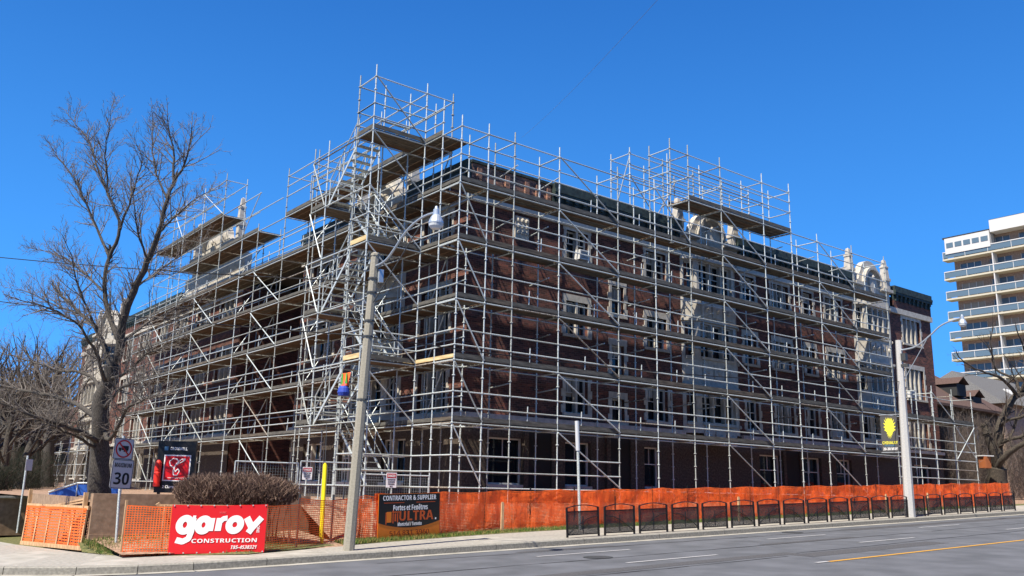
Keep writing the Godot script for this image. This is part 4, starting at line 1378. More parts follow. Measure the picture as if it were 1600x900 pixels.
	var rf = put(st, "roof", M.roof_brown, h)
	for d in [[44.6, 8.7], [46.8, 8.0]]:
		st = nst()
		sbox(st, Vector3(d[0], d[1], -5.0), Vector3(1.3, 0.8, 1.2))
		put(st, "dormer", M.slate_dark, rf)
		st = nst()
		quad(st, Vector3(d[0] - 0.8, d[1] + 0.4, -4.2), Vector3(d[0], d[1] + 0.9, -4.2), Vector3(d[0], d[1] + 0.9, -6.4), Vector3(d[0] - 0.8, d[1] + 0.4, -6.4))
		quad(st, Vector3(d[0], d[1] + 0.9, -4.2), Vector3(d[0] + 0.8, d[1] + 0.4, -4.2), Vector3(d[0] + 0.8, d[1] + 0.4, -6.4), Vector3(d[0], d[1] + 0.9, -6.4))
		put(st, "dormer_roof", M.roof_brown, rf)
	for k in 4:
		st = nst()
		sbox(st, Vector3(38.5 + k * 2.7, 5.4, -4.28), Vector3(1.2, 1.7, 0.06))
		var w = put(st, "window", M.glass_dark, h)
		st = nst()
		for s in [-1.0, 1.0]:
			sbox(st, Vector3(38.5 + k * 2.7 + s * 0.63, 5.4, -4.25), Vector3(0.1, 1.9, 0.08))
		put(st, "frame", M.paint_white, w)
	st = nst()
	sbox(st, Vector3(48.2, 10.2, -8.5), Vector3(0.8, 1.8, 0.7))
	put(st, "chimney", M.brick, h)

	var g = thing("house", "house with a wide pale grey roof and a small skylight", "house")
	st = nst()
	sbox(st, Vector3(61.0, 5.2, -9.5), Vector3(13.0, 7.6, 7.0))
	put(st, "wall", M.condo_brick, g)
	st = nst()
	quad(st, Vector3(53.6, 8.6, -5.4), Vector3(68.4, 8.6, -5.4), Vector3(67.0, 11.6, -10.0), Vector3(55.6, 11.6, -10.0))
	tri(st, Vector3(53.6, 8.6, -14.6), Vector3(53.6, 8.6, -5.4), Vector3(55.6, 11.6, -10.0))
	quad(st, Vector3(68.4, 8.6, -14.6), Vector3(53.6, 8.6, -14.6), Vector3(55.6, 11.6, -10.0), Vector3(67.0, 11.6, -10.0))
	rf = put(st, "roof", M.roof_grey, g)
	st = nst()
	sbox(st, Vector3(60.2, 10.0, -7.5), Vector3(1.1, 0.1, 1.0), Basis(Vector3.RIGHT, Vector3(0, 0.787, 0.617), Vector3(0, -0.617, 0.787)))
	put(st, "skylight", M.paint_white, rf)
	st = nst()
	sbox(st, Vector3(65.5, 9.7, -6.2), Vector3(2.2, 1.5, 2.4))
	put(st, "dormer", M.roof_grey, rf)

	# house half hidden among the trees on the side street
	var s = thing("house", "grey gabled house among the bare trees on the side street", "house")
	st = nst()
	sbox(st, Vector3(-2.0, 3.6, -76.0), Vector3(9.0, 5.6, 8.0))
	put(st, "wall", M.brick, s)
	st = nst()
	quad(st, Vector3(-7.0, 6.2, -71.5), Vector3(3.0, 6.2, -71.5), Vector3(3.0, 10.0, -76.0), Vector3(-7.0, 10.0, -76.0))
	quad(st, Vector3(3.0, 6.2, -80.5), Vector3(-7.0, 6.2, -80.5), Vector3(-7.0, 10.0, -76.0), Vector3(3.0, 10.0, -76.0))
	tri(st, Vector3(-6.5, 6.2, -80.0), Vector3(-6.5, 6.2, -72.0), Vector3(-6.5, 9.8, -76.0))
	put(st, "roof", M.slate_dark, s)
	for k in 3:
		st = nst()
		sbox(st, Vector3(-4.6 + k * 2.6, 4.2, -71.96), Vector3(1.2, 1.6, 0.06))
		var w = put(st, "window", M.glass_dark, s)
		st = nst()
		for q in [-1.0, 1.0]:
			sbox(st, Vector3(-4.6 + k * 2.6 + q * 0.65, 4.2, -71.93), Vector3(0.12, 1.8, 0.08))
		put(st, "frame", M.paint_white, w)

	# the terrace on the other side of the street, behind the viewer
	var far = [[-46.0, -24.0, 11.0, "red brick block with a flat roof standing across the street", M.brick], [-22.0, 4.0, 12.5, "buff brick block with tall windows standing across the street", M.condo_brick], [7.0, 34.0, 11.5, "dark stone block with a deep cornice standing across the street", M.rubble_stone], [37.0, 66.0, 12.0, "brown brick block with pale sills standing across the street", M.brick_parapet], [69.0, 150.0, 13.0, "long grey block closing the far end across the street", M.condo_brick]]
	for q in far:
		var bk = thing("street_block", q[3], "building")
		var y0 := street_y(q[0]) - 0.2
		st = nst()
		sbox(st, Vector3((q[0] + q[1]) * 0.5, y0 + q[2] * 0.5, 44.0), Vector3(q[1] - q[0], q[2], 12.0))
		put(st, "wall", q[4], bk)
		st = nst()
		sbox(st, Vector3((q[0] + q[1]) * 0.5, y0 + q[2] + 0.15, 44.0), Vector3(q[1] - q[0] + 0.6, 0.4, 12.6))
		put(st, "cornice", M.slate_dark, bk)
		var wx: float = q[0] + 1.6
		while wx < q[1] - 1.2:
			for fl in 3:
				st = nst()
				sbox(st, Vector3(wx, y0 + 2.4 + fl * 3.4, 37.97), Vector3(1.2, 1.7, 0.08))
				var w = put(st, "window", M.glass_dark, bk)
				st = nst()
				sbox(st, Vector3(wx, y0 + 1.48 + fl * 3.4, 37.9), Vector3(1.4, 0.12, 0.22))
				put(st, "sill", M.limestone, w)
			wx += 2.9

	# long house closing the side street
	var lh = thing("house", "long dark house closing the end of the side street", "house")
	st = nst()
	sbox(st, Vector3(-4.0, 4.0, -104.0), Vector3(44.0, 7.0, 9.0))
	put(st, "wall", M.rubble_stone, lh)
	st = nst()
	quad(st, Vector3(-27.0, 7.4, -99.0), Vector3(19.0, 7.4, -99.0), Vector3(19.0, 11.0, -104.0), Vector3(-27.0, 11.0, -104.0))
	quad(st, Vector3(19.0, 7.4, -109.0), Vector3(-27.0, 7.4, -109.0), Vector3(-27.0, 11.0, -104.0), Vector3(19.0, 11.0, -104.0))
	put(st, "roof", M.roof_brown, lh)
	for k in 10:
		st = nst()
		sbox(st, Vector3(-22.0 + k * 4.0, 4.6, -99.46), Vector3(1.4, 1.8, 0.08))
		put(st, "window", M.glass_dark, lh)

# ---------------------------------------------------------------- street furniture
func octagon_pole(parent, foot: Vector3, top: Vector3, r0: float, r1: float, m):
	var st := nst()
	var n := 6
	for i in n:
		var a := foot.lerp(top, float(i) / n)
		var b := foot.lerp(top, float(i + 1) / n)
		var ra := lerpf(r0, r1, float(i) / n)
		var rb := lerpf(r0, r1, float(i + 1) / n)
		for k in 8:
			var p := TAU * (k + 0.5) / 8
			var q := TAU * (k + 1.5) / 8
			quad(st, a + Vector3(cos(q), 0, sin(q)) * ra, a + Vector3(cos(p), 0, sin(p)) * ra, b + Vector3(cos(p), 0, sin(p)) * rb, b + Vector3(cos(q), 0, sin(q)) * rb)
	for k in 8:
		var p := TAU * (k + 0.5) / 8
		var q := TAU * (k + 1.5) / 8
		tri(st, top, top + Vector3(cos(q), 0, sin(q)) * r1, top + Vector3(cos(p), 0, sin(p)) * r1)
	return put(st, "pole", m, parent)

func lamp_head(parent, at: Vector3, k := 1.0):
	var st := nst()
	slathe(st, at, [[0.0, 0.30 * k], [0.035 * k, 0.30 * k], [0.05 * k, 0.24 * k], [0.075 * k, 0.22 * k], [0.085 * k, 0.08 * k], [0.13 * k, 0.03 * k], [0.185 * k, -0.10 * k], [0.19 * k, -0.14 * k]], 18)
	var hd = put(st, "lamp_head", M.lamp_metal, parent)
	st = nst()
	slathe(st, at, [[0.185 * k, -0.135 * k], [0.165 * k, -0.21 * k], [0.11 * k, -0.27 * k], [0.0, -0.29 * k]], 18)
	put(st, "lens", M.lamp_glass, hd)

func wire(parent, a: Vector3, b: Vector3, sag: float, r := 0.016):
	var pts := []
	var rr := []
	for i in 17:
		var t := i / 16.0
		pts.append(a.lerp(b, t) - Vector3.UP * sag * 4.0 * t * (1.0 - t))
		rr.append(r)
	var st := nst()
	stube(st, pts, rr, 5)
	return put(st, "wire", M.wire_black, parent)

func arm_tube(parent, pts: Array, r: float, called := "arm"):
	# smooth the traced line
	var c := Curve3D.new()
	for i in pts.size():
		var tan: Vector3 = (pts[mini(i + 1, pts.size() - 1)] - pts[maxi(i - 1, 0)]) * 0.22
		c.add_point(pts[i], -tan, tan)
	var out := []
	var rr := []
	var n := 24
	for i in n + 1:
		out.append(c.sample_baked(c.get_baked_length() * i / n))
		rr.append(r)
	var st := nst()
	stube(st, out, rr, 8, true)
	return put(st, called, M.lamp_metal, parent)

func build_street_furniture():
	# concrete lamp pole at the corner
	var foot := Vector3(-5.76, 0.14, 4.35)
	var top := Vector3(-5.62, 7.12, 4.55)
	var t = thing("street_lamp", "weathered concrete street lamp pole with a curved arm beside the red banner", "street lamp")
	octagon_pole(t, foot, top, 0.132, 0.10, M.pole_concrete)
	arm_tube(t, [Vector3(-5.62, 6.84, 4.62), Vector3(-5.62, 6.89, 5.06), Vector3(-5.62, 7.12, 5.48), Vector3(-5.62, 7.39, 5.88), Vector3(-5.62, 7.58, 6.42), Vector3(-5.62, 7.62, 6.95), Vector3(-5.62, 7.60, 7.12)], 0.027)
	tube(t, "brace_rod", Vector3(-5.62, 7.46, 6.58), Vector3(-5.66, 5.92, 4.66), 0.014, M.wire_grey)
	lamp_head(t, Vector3(-5.62, 7.46, 7.2), 0.92)
	var st := nst()
	for y in [6.55, 6.2, 5.5, 5.12, 3.6]:
		slathe(st, foot.lerp(top, (y - 0.14) / 7.0), [[0.10, -0.02], [0.132, -0.02], [0.132, 0.02], [0.10, 0.02]], 8)
	put(st, "clamp_band", M.wire_grey, t)
	st = nst()
	sbox(st, Vector3(-5.5, 6.6, 4.64), Vector3(0.12, 0.32, 0.12))
	put(st, "junction_box", M.lamp_metal, t)
	st = nst()
	slathe(st, Vector3(-5.62, 7.1, 4.55), [[0.115, 0.0], [0.115, 0.05], [0.05, 0.09], [0.0, 0.10]], 8)
	put(st, "cap", M.pole_concrete, t)
	# pale pole further up the street
	foot = Vector3(19.15, 0.80, 4.65)
	top = Vector3(19.25, 7.98, 4.68)
	t = thing("street_lamp", "pale street lamp pole carrying a dark festival banner near the railings", "street lamp")
	octagon_pole(t, foot, top, 0.205, 0.125, M.pole_white)
	arm_tube(t, [Vector3(19.2, 7.55, 4.8), Vector3(19.2, 7.64, 5.43), Vector3(19.2, 8.01, 6.04), Vector3(19.2, 8.37, 6.54), Vector3(19.2, 8.53, 7.12), Vector3(19.2, 8.56, 7.3)], 0.034)
	tube(t, "brace_rod", Vector3(19.2, 7.92, 5.93), Vector3(19.2, 6.35, 4.85), 0.016, M.lamp_metal)
	lamp_head(t, Vector3(19.2, 8.44, 7.38), 0.85)
	st = nst()
	sbox(st, Vector3(19.2, 7.25, 4.9), Vector3(0.2, 0.3, 0.2))
	sbox(st, Vector3(19.2, 6.9, 4.9), Vector3(0.12, 0.12, 0.3))
	put(st, "junction_box", M.wire_grey, t)
	for y in [3.38, 4.92]:
		tube(t, "banner_arm", Vector3(19.2, y, 4.6), Vector3(19.2, y, 3.62), 0.016, M.lamp_metal)
	# festival banner hanging from it
	var f = thing("festival_banner", "dark festival banner with a yellow burst on the pale lamp pole", "banner")
	var b := Basis(Vector3(0, 0, 1), Vector3.UP, Vector3(-1, 0, 0))
	st = nst()
	sbox(st, Vector3(19.2, 4.15, 4.02), Vector3(0.72, 1.46, 0.012), b)
	put(st, "cloth", M.banner_grey, f)
	var burst := PackedVector2Array()
	for k in 44:
		var a := TAU * k / 44.0
		var r := 0.30 if k % 2 == 0 else 0.43 + 0.06 * sin(k * 2.7)
		if sin(a) < -0.3: r *= 0.75
		burst.append(Vector2(cos(a) * r * 0.60, sin(a) * r * 1.2))
	st = nst()
	sprism(st, burst, 0.006, Vector3(19.19, 4.36, 4.04), b)
	put(st, "yellow_burst", M.burst_yellow, f)
	lettering(f, "CHIVALRY", Vector3(19.19, 3.78, 4.02), b, 0.66, 0.12, M.burst_yellow)
	lettering(f, "FESTIVAL", Vector3(19.19, 3.66, 4.02), b, 0.46, 0.07, M.banner_blue)
	lettering(f, "20-30 MAY", Vector3(19.19, 3.53, 4.02), b, 0.62, 0.11, M.letter_white)
	# overhead wires between the poles
	var w1 = wire(self, Vector3(-11.90, 8.42, -16.30), Vector3(-5.72, 5.12, 4.42), 0.1)
	tag(w1, "black overhead wire running from the side street to the corner lamp pole", "wire")
	w1 = wire(self, Vector3(-5.66, 5.12, 4.42), Vector3(19.2, 6.25, 4.66), 0.35)
	tag(w1, "black overhead wire strung between the two lamp poles", "wire")
	w1 = wire(self, Vector3(-12.15, 10.04, -16.03), Vector3(-5.66, 6.45, 4.5), 0.1)
	tag(w1, "upper overhead wire reaching the top of the corner lamp pole", "wire")
	w1 = wire(self, Vector3(-4.89, 10.55, 13.46), Vector3(6.39, 16.4, -4.7), 0.15, 0.004)
	w1.material_override = M.wire_thin
	tag(w1, "thin cable dropping out of the sky onto the roof corner", "cable")
	# galvanised post standing behind the net
	t = thing("steel_post", "pale galvanised post standing in front of the long orange net", "post", Vector3(3.66, walk_y(3.66) - 0.05, 1.98))
	st = nst()
	stube(st, [Vector3.ZERO, Vector3(-0.10, 2.5, 0)], [0.045, 0.045], 10)
	put(st, "tube", M.galvanised, t)
	st = nst()
	stube(st, [Vector3(-0.10, 2.48, 0), Vector3(-0.15, 3.42, 0)], [0.07, 0.07], 10, true)
	put(st, "sleeve", M.aluminium, t)
	# yellow guy-wire guard
	t = thing("guy_guard", "yellow plastic guy-wire guard leaning beside the concrete lamp pole", "guard", Vector3(-5.55, 0.15, 2.62))
	st = nst()
	stube(st, [Vector3(0, 0, 0), Vector3(-0.02, 0.3, -0.05), Vector3(0.1, 1.95, -0.32), Vector3(0.1, 2.0, -0.33)], [0.045, 0.055, 0.055, 0.02], 10, true)
	put(st, "sleeve", M.yellow_plastic, t)
	tube(t, "anchor_rod", Vector3(0.1, 1.98, -0.33), Vector3(0.16, 3.0, -0.5), 0.008, M.wire_grey)
	# wooden stakes by the net
	for q in [[0.7, 1.78, 0.86], [11.3, 2.3, 0.85], [21.5, 2.4, 0.8], [25.2, 2.4, 0.8]]:
		st = nst()
		var y := walk_y(q[0])
		sbox(st, Vector3(q[0], y + q[2] * 0.5 - 0.05, q[1]), Vector3(0.09, q[2] + 0.1, 0.05))
		sbox(st, Vector3(q[0], y + q[2] + 0.015, q[1]), Vector3(0.06, 0.03, 0.035))
		var near: bool = q[0] < 2.0
		tag(put(st, "wooden_stake", M.lumber, self), "pale wooden stake in the grass between the contractor board and the railings" if near else "pale wooden stake behind the black railings", "stake", "stakes along the orange net")
	# low street railings with arched tops
	var rls = [railing(false), railing(true)]
	var n := 20
	for i in n:
		var x := 0.66 + i * 1.42
		var r = rls[i] if i < 2 else rls[i % 2].duplicate()
		if i > 1:
			r.name = numbered("street_railing")
			add_child(r)
		var lab := "black railing panel along the kerb, its curved bar rising " + ("up the street" if i % 2 == 0 else "towards the corner")
		if i == 0: lab = "end railing panel of the row, next to the open pavement"
		if i == 2: lab = "railing panel in front of the tall galvanised post"
		if i == 13: lab = "railing panel at the foot of the pale lamp pole"
		if i == n - 1: lab = "last railing panel of the row, beyond the orange fence end"
		r.set_meta("label", lab)
		r.position = Vector3(x, walk_y(x + 0.6), 4.68)
		r.rotation.z = atan(0.027) + rng.randf_range(-0.006, 0.006)
		r.rotation.x = rng.randf_range(-0.02, 0.02)
		r.scale = Vector3(1.0, 0.89, 1.0)
	# orange flexible bollard
	t = thing("bollard", "orange flexible traffic post at the mouth of the ramp", "bollard", Vector3(-10.15, 0.02, -6.6))
	st = nst()
	slathe(st, Vector3.ZERO, [[0.14, 0.0], [0.14, 0.04], [0.075, 0.06], [0.07, 0.55], [0.072, 1.0], [0.055, 1.06], [0.0, 1.07]], 14)
	put(st, "post", M.hydrant_red, t)
	for y in [0.72, 0.88]:
		st = nst()
		slathe(st, Vector3(0, y, 0), [[0.074, 0.0], [0.076, 0.0], [0.076, 0.06], [0.074, 0.06]], 14)
		put(st, "reflective_band", M.letter_white, t)
	# small white sign on a thin pole by the ramp
	t = thing("sign_post", "small white sign on a thin grey pole behind the ramp hoarding", "sign", Vector3(-10.36, 0.0, -7.9))
	tube(t, "pole", Vector3(0, 0, 0), Vector3(0, 2.3, 0), 0.03, M.galvanised)
	st = nst()
	sbox(st, Vector3(0.06, 2.02, 0.04), Vector3(0.24, 0.34, 0.01), Basis(Vector3.UP, 0.5))
	put(st, "plate", M.sign_white, t)

func railing(flip: bool):
	var t = thing("street_railing", "low black arched street railing panel standing along the kerb", "railing", Vector3.ZERO, 0.0, "railing panels along the kerb")
	var w := 1.22
	var h := 0.94
	for x in [0.02, w - 0.02]:
		box(t, "post", Vector3(x, 0.44, 0), Vector3(0.045, 0.88, 0.045), M.rail_black)
	var pts := []
	var rr := []
	for i in 11:
		var u := i / 10.0
		pts.append(Vector3(0.02 + u * (w - 0.04), 0.875 + 0.075 * sin(PI * u), 0))
		rr.append(0.017)
	var st := nst()
	stube(st, pts, rr, 6)
	put(st, "arched_rail", M.rail_black, t)
	box(t, "upper_bar", Vector3(w * 0.5, 0.755, 0), Vector3(w - 0.1, 0.035, 0.03), M.rail_black)
	box(t, "lower_bar", Vector3(w * 0.5, 0.075, 0), Vector3(w - 0.1, 0.035, 0.03), M.rail_black)
	box(t, "centre_bar", Vector3(w * 0.52, h * 0.38, -0.02), Vector3(0.03, h * 0.55, 0.012), M.rail_black)
	pts = []
	rr = []
	for i in 13:
		var u := i / 12.0
		pts.append(Vector3(0.05 + (1.0 - u if flip else u) * (w - 0.1), 0.10 + 0.50 * sin(u * PI * 0.5), 0.018))
		rr.append(0.013)
	st = nst()
	stube(st, pts, rr, 6)
	put(st, "curved_bar", M.rail_black, t)
	# woven wire infill
	st = nst()
	var y0 := 0.085
	var y1 := 0.745
	var k := 0
	var x := 0.055
	while x < w - 0.05:
		quad(st, Vector3(x, y0, 0.001), Vector3(x + 0.010, y0, 0.001), Vector3(x + 0.010, y1, 0.001), Vector3(x, y1, 0.001))
		x += 0.016
	var y := y0
	while y < y1:
		quad(st, Vector3(0.05, y, -0.001), Vector3(w - 0.05, y, -0.001), Vector3(w - 0.05, y + 0.010, -0.001), Vector3(0.05, y + 0.010, -0.001))
		y += 0.016
	put(st, "wire_infill", M.infill_grey, t)
	return t

# ---------------------------------------------------------------- fences and walls
# a woven plastic net hung along a line of foot points; every strand is a ribbon
func net(parent, line: Array, h0: float, cell: float, row: float, sw: float, sh: float, sag: float, wob: float, seed_: int, off := 0.0):
	var ns := FastNoiseLite.new()
	ns.seed = seed_
	ns.frequency = 0.55
	var acc := [0.0]
	for i in line.size() - 1:
		acc.append(acc[i] + (line[i + 1] - line[i]).length())
	var total: float = acc[-1]
	var n := int(total / cell)
	var rows := int(h0 / row)
	var st := nst()
	var pos := func(s: float, v: float) -> Vector3:
		var i := 0
		while i < line.size() - 2 and acc[i + 1] < s: i += 1
		var t: float = clampf((s - acc[i]) / maxf(acc[i + 1] - acc[i], 0.001), 0, 1)
		var p: Vector3 = line[i].lerp(line[i + 1], t)
		var d: Vector3 = (line[i + 1] - line[i]).normalized()
		var nn := Vector3(-d.z, 0, d.x).normalized()
		var dip := sag * absf(sin(s * PI / 2.4)) * v * v
		return p + Vector3.UP * (v * (h0 - dip) + 0.012 * ns.get_noise_2d(s * 3.0, 7.0)) + nn * (off + wob * ns.get_noise_2d(s * 1.4, v * 1.6))
	var grid := []
	for i in n + 1:
		var colm := []
		for j in rows + 1:
			colm.append(pos.call(total * i / n, float(j) / rows))
		grid.append(colm)
	for i in n:
		var d: Vector3 = (grid[i + 1][0] - grid[i][0]).normalized()
		for j in rows + 1:
			var u := Vector3.UP * (sh if j > 0 and j < rows else sh * 1.6) * 0.5
			quad(st, grid[i][j] - u, grid[i + 1][j] - u, grid[i + 1][j] + u, grid[i][j] + u)
		var step := 4
		for j in range(0, rows, step):
			var j2 := mini(j + step, rows)
			quad(st, grid[i][j] - d * sw * 0.5, grid[i][j] + d * sw * 0.5, grid[i][j2] + d * sw * 0.5, grid[i][j2] - d * sw * 0.5)
	return put(st, "net", M.orange_net, parent)

func flat_line(p: Array) -> Array:
	var out := []
	for q in p:
		out.append(Vector3(q[0], q[1], q[2]))
	return out

func build_fences():
	# short run carrying the red banner
	var a = thing("mesh_fence", "orange plastic mesh fence behind the red banner", "fence")
	net(a, flat_line([[-10.25, 0.05, 2.73], [-9.42, 0.06, 3.0], [-7.54, 0.10, 3.70], [-6.5, 0.13, 3.25]]), 1.03, 0.055, 0.047, 0.015, 0.015, 0.03, 0.05, 4)
	for q in [[-10.26, 2.72, 1.2], [-9.5, 2.93, 1.1], [-8.5, 3.28, 1.05], [-7.5, 3.66, 1.15]]:
		box(a, "post", Vector3(q[0], q[2] * 0.5, q[1] - 0.04), Vector3(0.045, q[2], 0.045), M.lumber)
	box(a, "brace", Vector3(-9.35, 0.75, 2.72), Vector3(0.09, 0.95, 0.04), M.lumber, Basis(Vector3(0, 0, 1), 0.62))
	box(a, "top_batten", Vector3(-8.8, 1.10, 3.08), Vector3(1.7, 0.04, 0.06), M.lumber, Basis(Vector3.UP, -0.36))
	# loose corner run around the lamp pole
	var c = thing("mesh_fence", "sagging orange mesh fence around the yellow guy guard", "fence")
	net(c, flat_line([[-6.5, 0.13, 3.22], [-5.3, 0.17, 2.62], [-4.7, 0.19, 2.46], [-3.92, 0.21, 2.30]]), 1.16, 0.058, 0.05, 0.014, 0.014, 0.10, 0.12, 9)
	net(c, flat_line([[-4.95, 0.18, 2.60], [-4.5, 0.19, 2.42], [-4.1, 0.20, 2.38]]), 1.1, 0.05, 0.045, 0.017, 0.017, 0.05, 0.10, 12)
	for q in [[-6.5, 3.18], [-5.3, 2.57], [-4.4, 2.36]]:
		box(c, "post", Vector3(q[0], 0.75, q[1]), Vector3(0.04, 1.25, 0.04), M.wire_grey)
	# the long run up the street, two thicknesses of net
	var l = thing("mesh_fence", "long orange mesh fence running up the pavement under the scaffold", "fence")
	var line := []
	var x := -3.9
	while x < 36.6:
		line.append(Vector3(x, walk_y(x) + 0.02, net_z(x)))
		x += 0.6
	net(l, line, 1.19, 0.05, 0.042, 0.018, 0.018, 0.05, 0.10, 21)
	net(l, line, 1.17, 0.052, 0.043, 0.020, 0.020, 0.09, 0.10, 33, -0.12)
	x = -3.5
	while x < 36.6:
		box(l, "post", Vector3(x, walk_y(x) + 0.63, net_z(x) - 0.05), Vector3(0.035, 1.32, 0.035), M.rail_black)
		x += 1.85
	# timber panel with stretched mesh leaning on the ramp hoarding
	var p = thing("timber_panel", "timber framed panel of orange mesh leaning on the ramp hoarding", "panel")
	var q0 := Vector3(-11.25, 0.02, -2.27)
	var q1 := Vector3(-10.50, 0.03, 0.42)
	var lean := Vector3(0.05, 0.94, -0.01)
	var d := (q1 - q0).normalized()
	var bb := Basis(d, lean.normalized(), d.cross(lean.normalized()))
	box(p, "top_rail", (q0 + q1) * 0.5 + lean, Vector3(q0.distance_to(q1) + 0.05, 0.09, 0.06), M.lumber, bb)
	box(p, "bottom_rail", (q0 + q1) * 0.5 + lean * 0.04, Vector3(q0.distance_to(q1) + 0.05, 0.09, 0.06), M.lumber, bb)
	for k in 6:
		box(p, "upright", q0.lerp(q1, 0.01 + k * 0.196) + lean * 0.5 + bb.z * 0.012, Vector3(0.045, 0.86, 0.04), M.lumber, bb)
	for k in [0.12, 0.72]:
		box(p, "brace", q0.lerp(q1, k) + lean * 0.5 - bb.z * 0.03, Vector3(0.09, 0.98, 0.025), M.lumber, bb * Basis(Vector3(0, 0, 1), 0.28))
	net(p, [q0 + lean * 0.07, q1 + lean * 0.07], 0.84, 0.13, 0.062, 0.016, 0.036, 0.0, 0.015, 40)
	# ramp hoarding and rendered retaining wall
	var w = thing("retaining_wall", "brown rendered retaining wall behind the speed limit sign", "wall")
	var st := nst()
	sbox(st, Vector3(-7.65, 0.66, 0.37), Vector3(5.5, 1.28, 0.24))
	put(st, "wall", M.stucco, w)
	st = nst()
	sbox(st, Vector3(-7.65, 0.20, 0.40), Vector3(5.52, 0.36, 0.26))
	put(st, "footing", M.stucco, w)
	var hd = thing("hoarding", "brown plywood hoarding beside the ramp with loose boards on it", "hoarding")
	st = nst()
	sbox(st, Vector3(-10.44, 0.60, -2.9), Vector3(0.03, 1.2, 6.2))
	put(st, "plywood", M.stucco, hd)
	for z in [-6.0, 0.22]:
		st = nst()
		sbox(st, Vector3(-10.50, 0.66, z), Vector3(0.09, 1.32, 0.09))
		put(st, "post", M.lumber, hd)
	for k in 2:
		var pa := Vector3(-10.49, 0.86 + k * 0.07, -3.6 + k * 0.5)
		var pb := Vector3(-10.49, 1.10 + k * 0.07, 0.15)
		var dd := (pb - pa).normalized()
		box(hd, "board", (pa + pb) * 0.5, Vector3(pa.distance_to(pb), 0.04, 0.03), M.lumber, Basis(dd, dd.cross(Vector3(1, 0, 0)).normalized() * -1.0, Vector3(1, 0, 0)))
	var fw = thing("retaining_wall", "low brown retaining wall on the far side of the ramp", "wall")
	st = nst()
	sbox(st, Vector3(-15.5, 0.42, -9.0), Vector3(11.2, 1.14, 0.3), Basis(Vector3.UP, 0.10))
	put(st, "wall", M.stucco, fw)
	st = nst()
	sbox(st, Vector3(-15.5, 1.02, -9.0), Vector3(11.3, 0.07, 0.4), Basis(Vector3.UP, 0.10))
	put(st, "coping", M.concrete_b, fw)
	# blue tarpaulin shelter behind the hoarding
	var tp = thing("tarpaulin_shelter", "low shelter of blue tarpaulin behind the ramp hoarding", "shelter")
	st = nst()
	var r0 := Vector3(-9.9, 1.20, -6.6)
	var r1 := Vector3(-9.3, 1.48, -5.9)
	var r2 := Vector3(-8.3, 1.50, -5.0)
	for k in [[r0, r1], [r1, r2]]:
		quad(st, k[0], k[1], k[1] + Vector3(0.9, -0.15, -1.0), k[0] + Vector3(0.9, -0.15, -1.0))
		quad(st, k[0] - Vector3.UP * 0.32, k[1] - Vector3.UP * 0.40, k[1], k[0])
	put(st, "tarpaulin", M.blue_tarp, tp)
	for k in [[r0, r1], [r1, r2], [r0 - Vector3.UP * 0.25, r2 - Vector3.UP * 0.32]]:
		tube(tp, "frame_pole", k[0] + Vector3(0, 0.03, 0), k[1] + Vector3(0, 0.03, 0), 0.025, M.galvanised)
	for k in [r0, r1, r2]:
		tube(tp, "leg", Vector3(k.x, 1.05, k.z), k, 0.02, M.galvanised)
	# welded wire site fencing on the lot
	wire_panel(Vector3(-5.18, 0.0, 0.34), Vector3(-3.55, 0.0, 0.34), 0.75, 2.22, "welded wire site fence panel beside the hedge")
	wire_panel(Vector3(-3.05, 0.0, 0.10), Vector3(-1.02, 0.0, 0.36), 0.75, 1.93, "welded wire site fence panel above the black contractor sign")
	wire_panel(Vector3(-7.0, 0.0, 0.30), Vector3(-5.25, 0.0, 0.33), 0.75, 2.16, "welded wire site fence panel half hidden by the hedge")
	danger_sign(Vector3(-5.0, 1.90, 0.39), "small danger notice on the site fence beside the hedge", Basis(Vector3.UP, -0.3))
	danger_sign(Vector3(-2.28, 1.78, 0.30), "small danger notice on the site fence above the contractor sign", Basis(Vector3.UP, -0.12), 1.25)

func wire_panel(a: Vector3, b: Vector3, y0: float, y1: float, label: String):
	var t = thing("site_fence", label, "fence")
	var d := (b - a).normalized()
	var l := a.distance_to(b)
	for k in [[a, b, y0], [a, b, y1]]:
		tube(t, "frame", Vector3(k[0].x, k[2], k[0].z), Vector3(k[1].x, k[2], k[1].z), 0.02, M.galvanised)
	for k in [a, b]:
		tube(t, "frame", Vector3(k.x, y0 - 0.1, k.z), Vector3(k.x, y1, k.z), 0.02, M.galvanised)
	var st := nst()
	var s := 0.06
	while s < l:
		var p := a + d * s
		sbox(st, Vector3(p.x, (y0 + y1) * 0.5, p.z), Vector3(0.004, y1 - y0, 0.004))
		s += 0.075
	var y := y0 + 0.05
	while y < y1:
		var c := (a + b) * 0.5
		sbox(st, Vector3(c.x, y, c.z), Vector3(l, 0.004, 0.004), Basis(d, Vector3.UP, d.cross(Vector3.UP)))
		y += 0.075
	put(st, "wire_mesh", M.galvanised_dull, t)

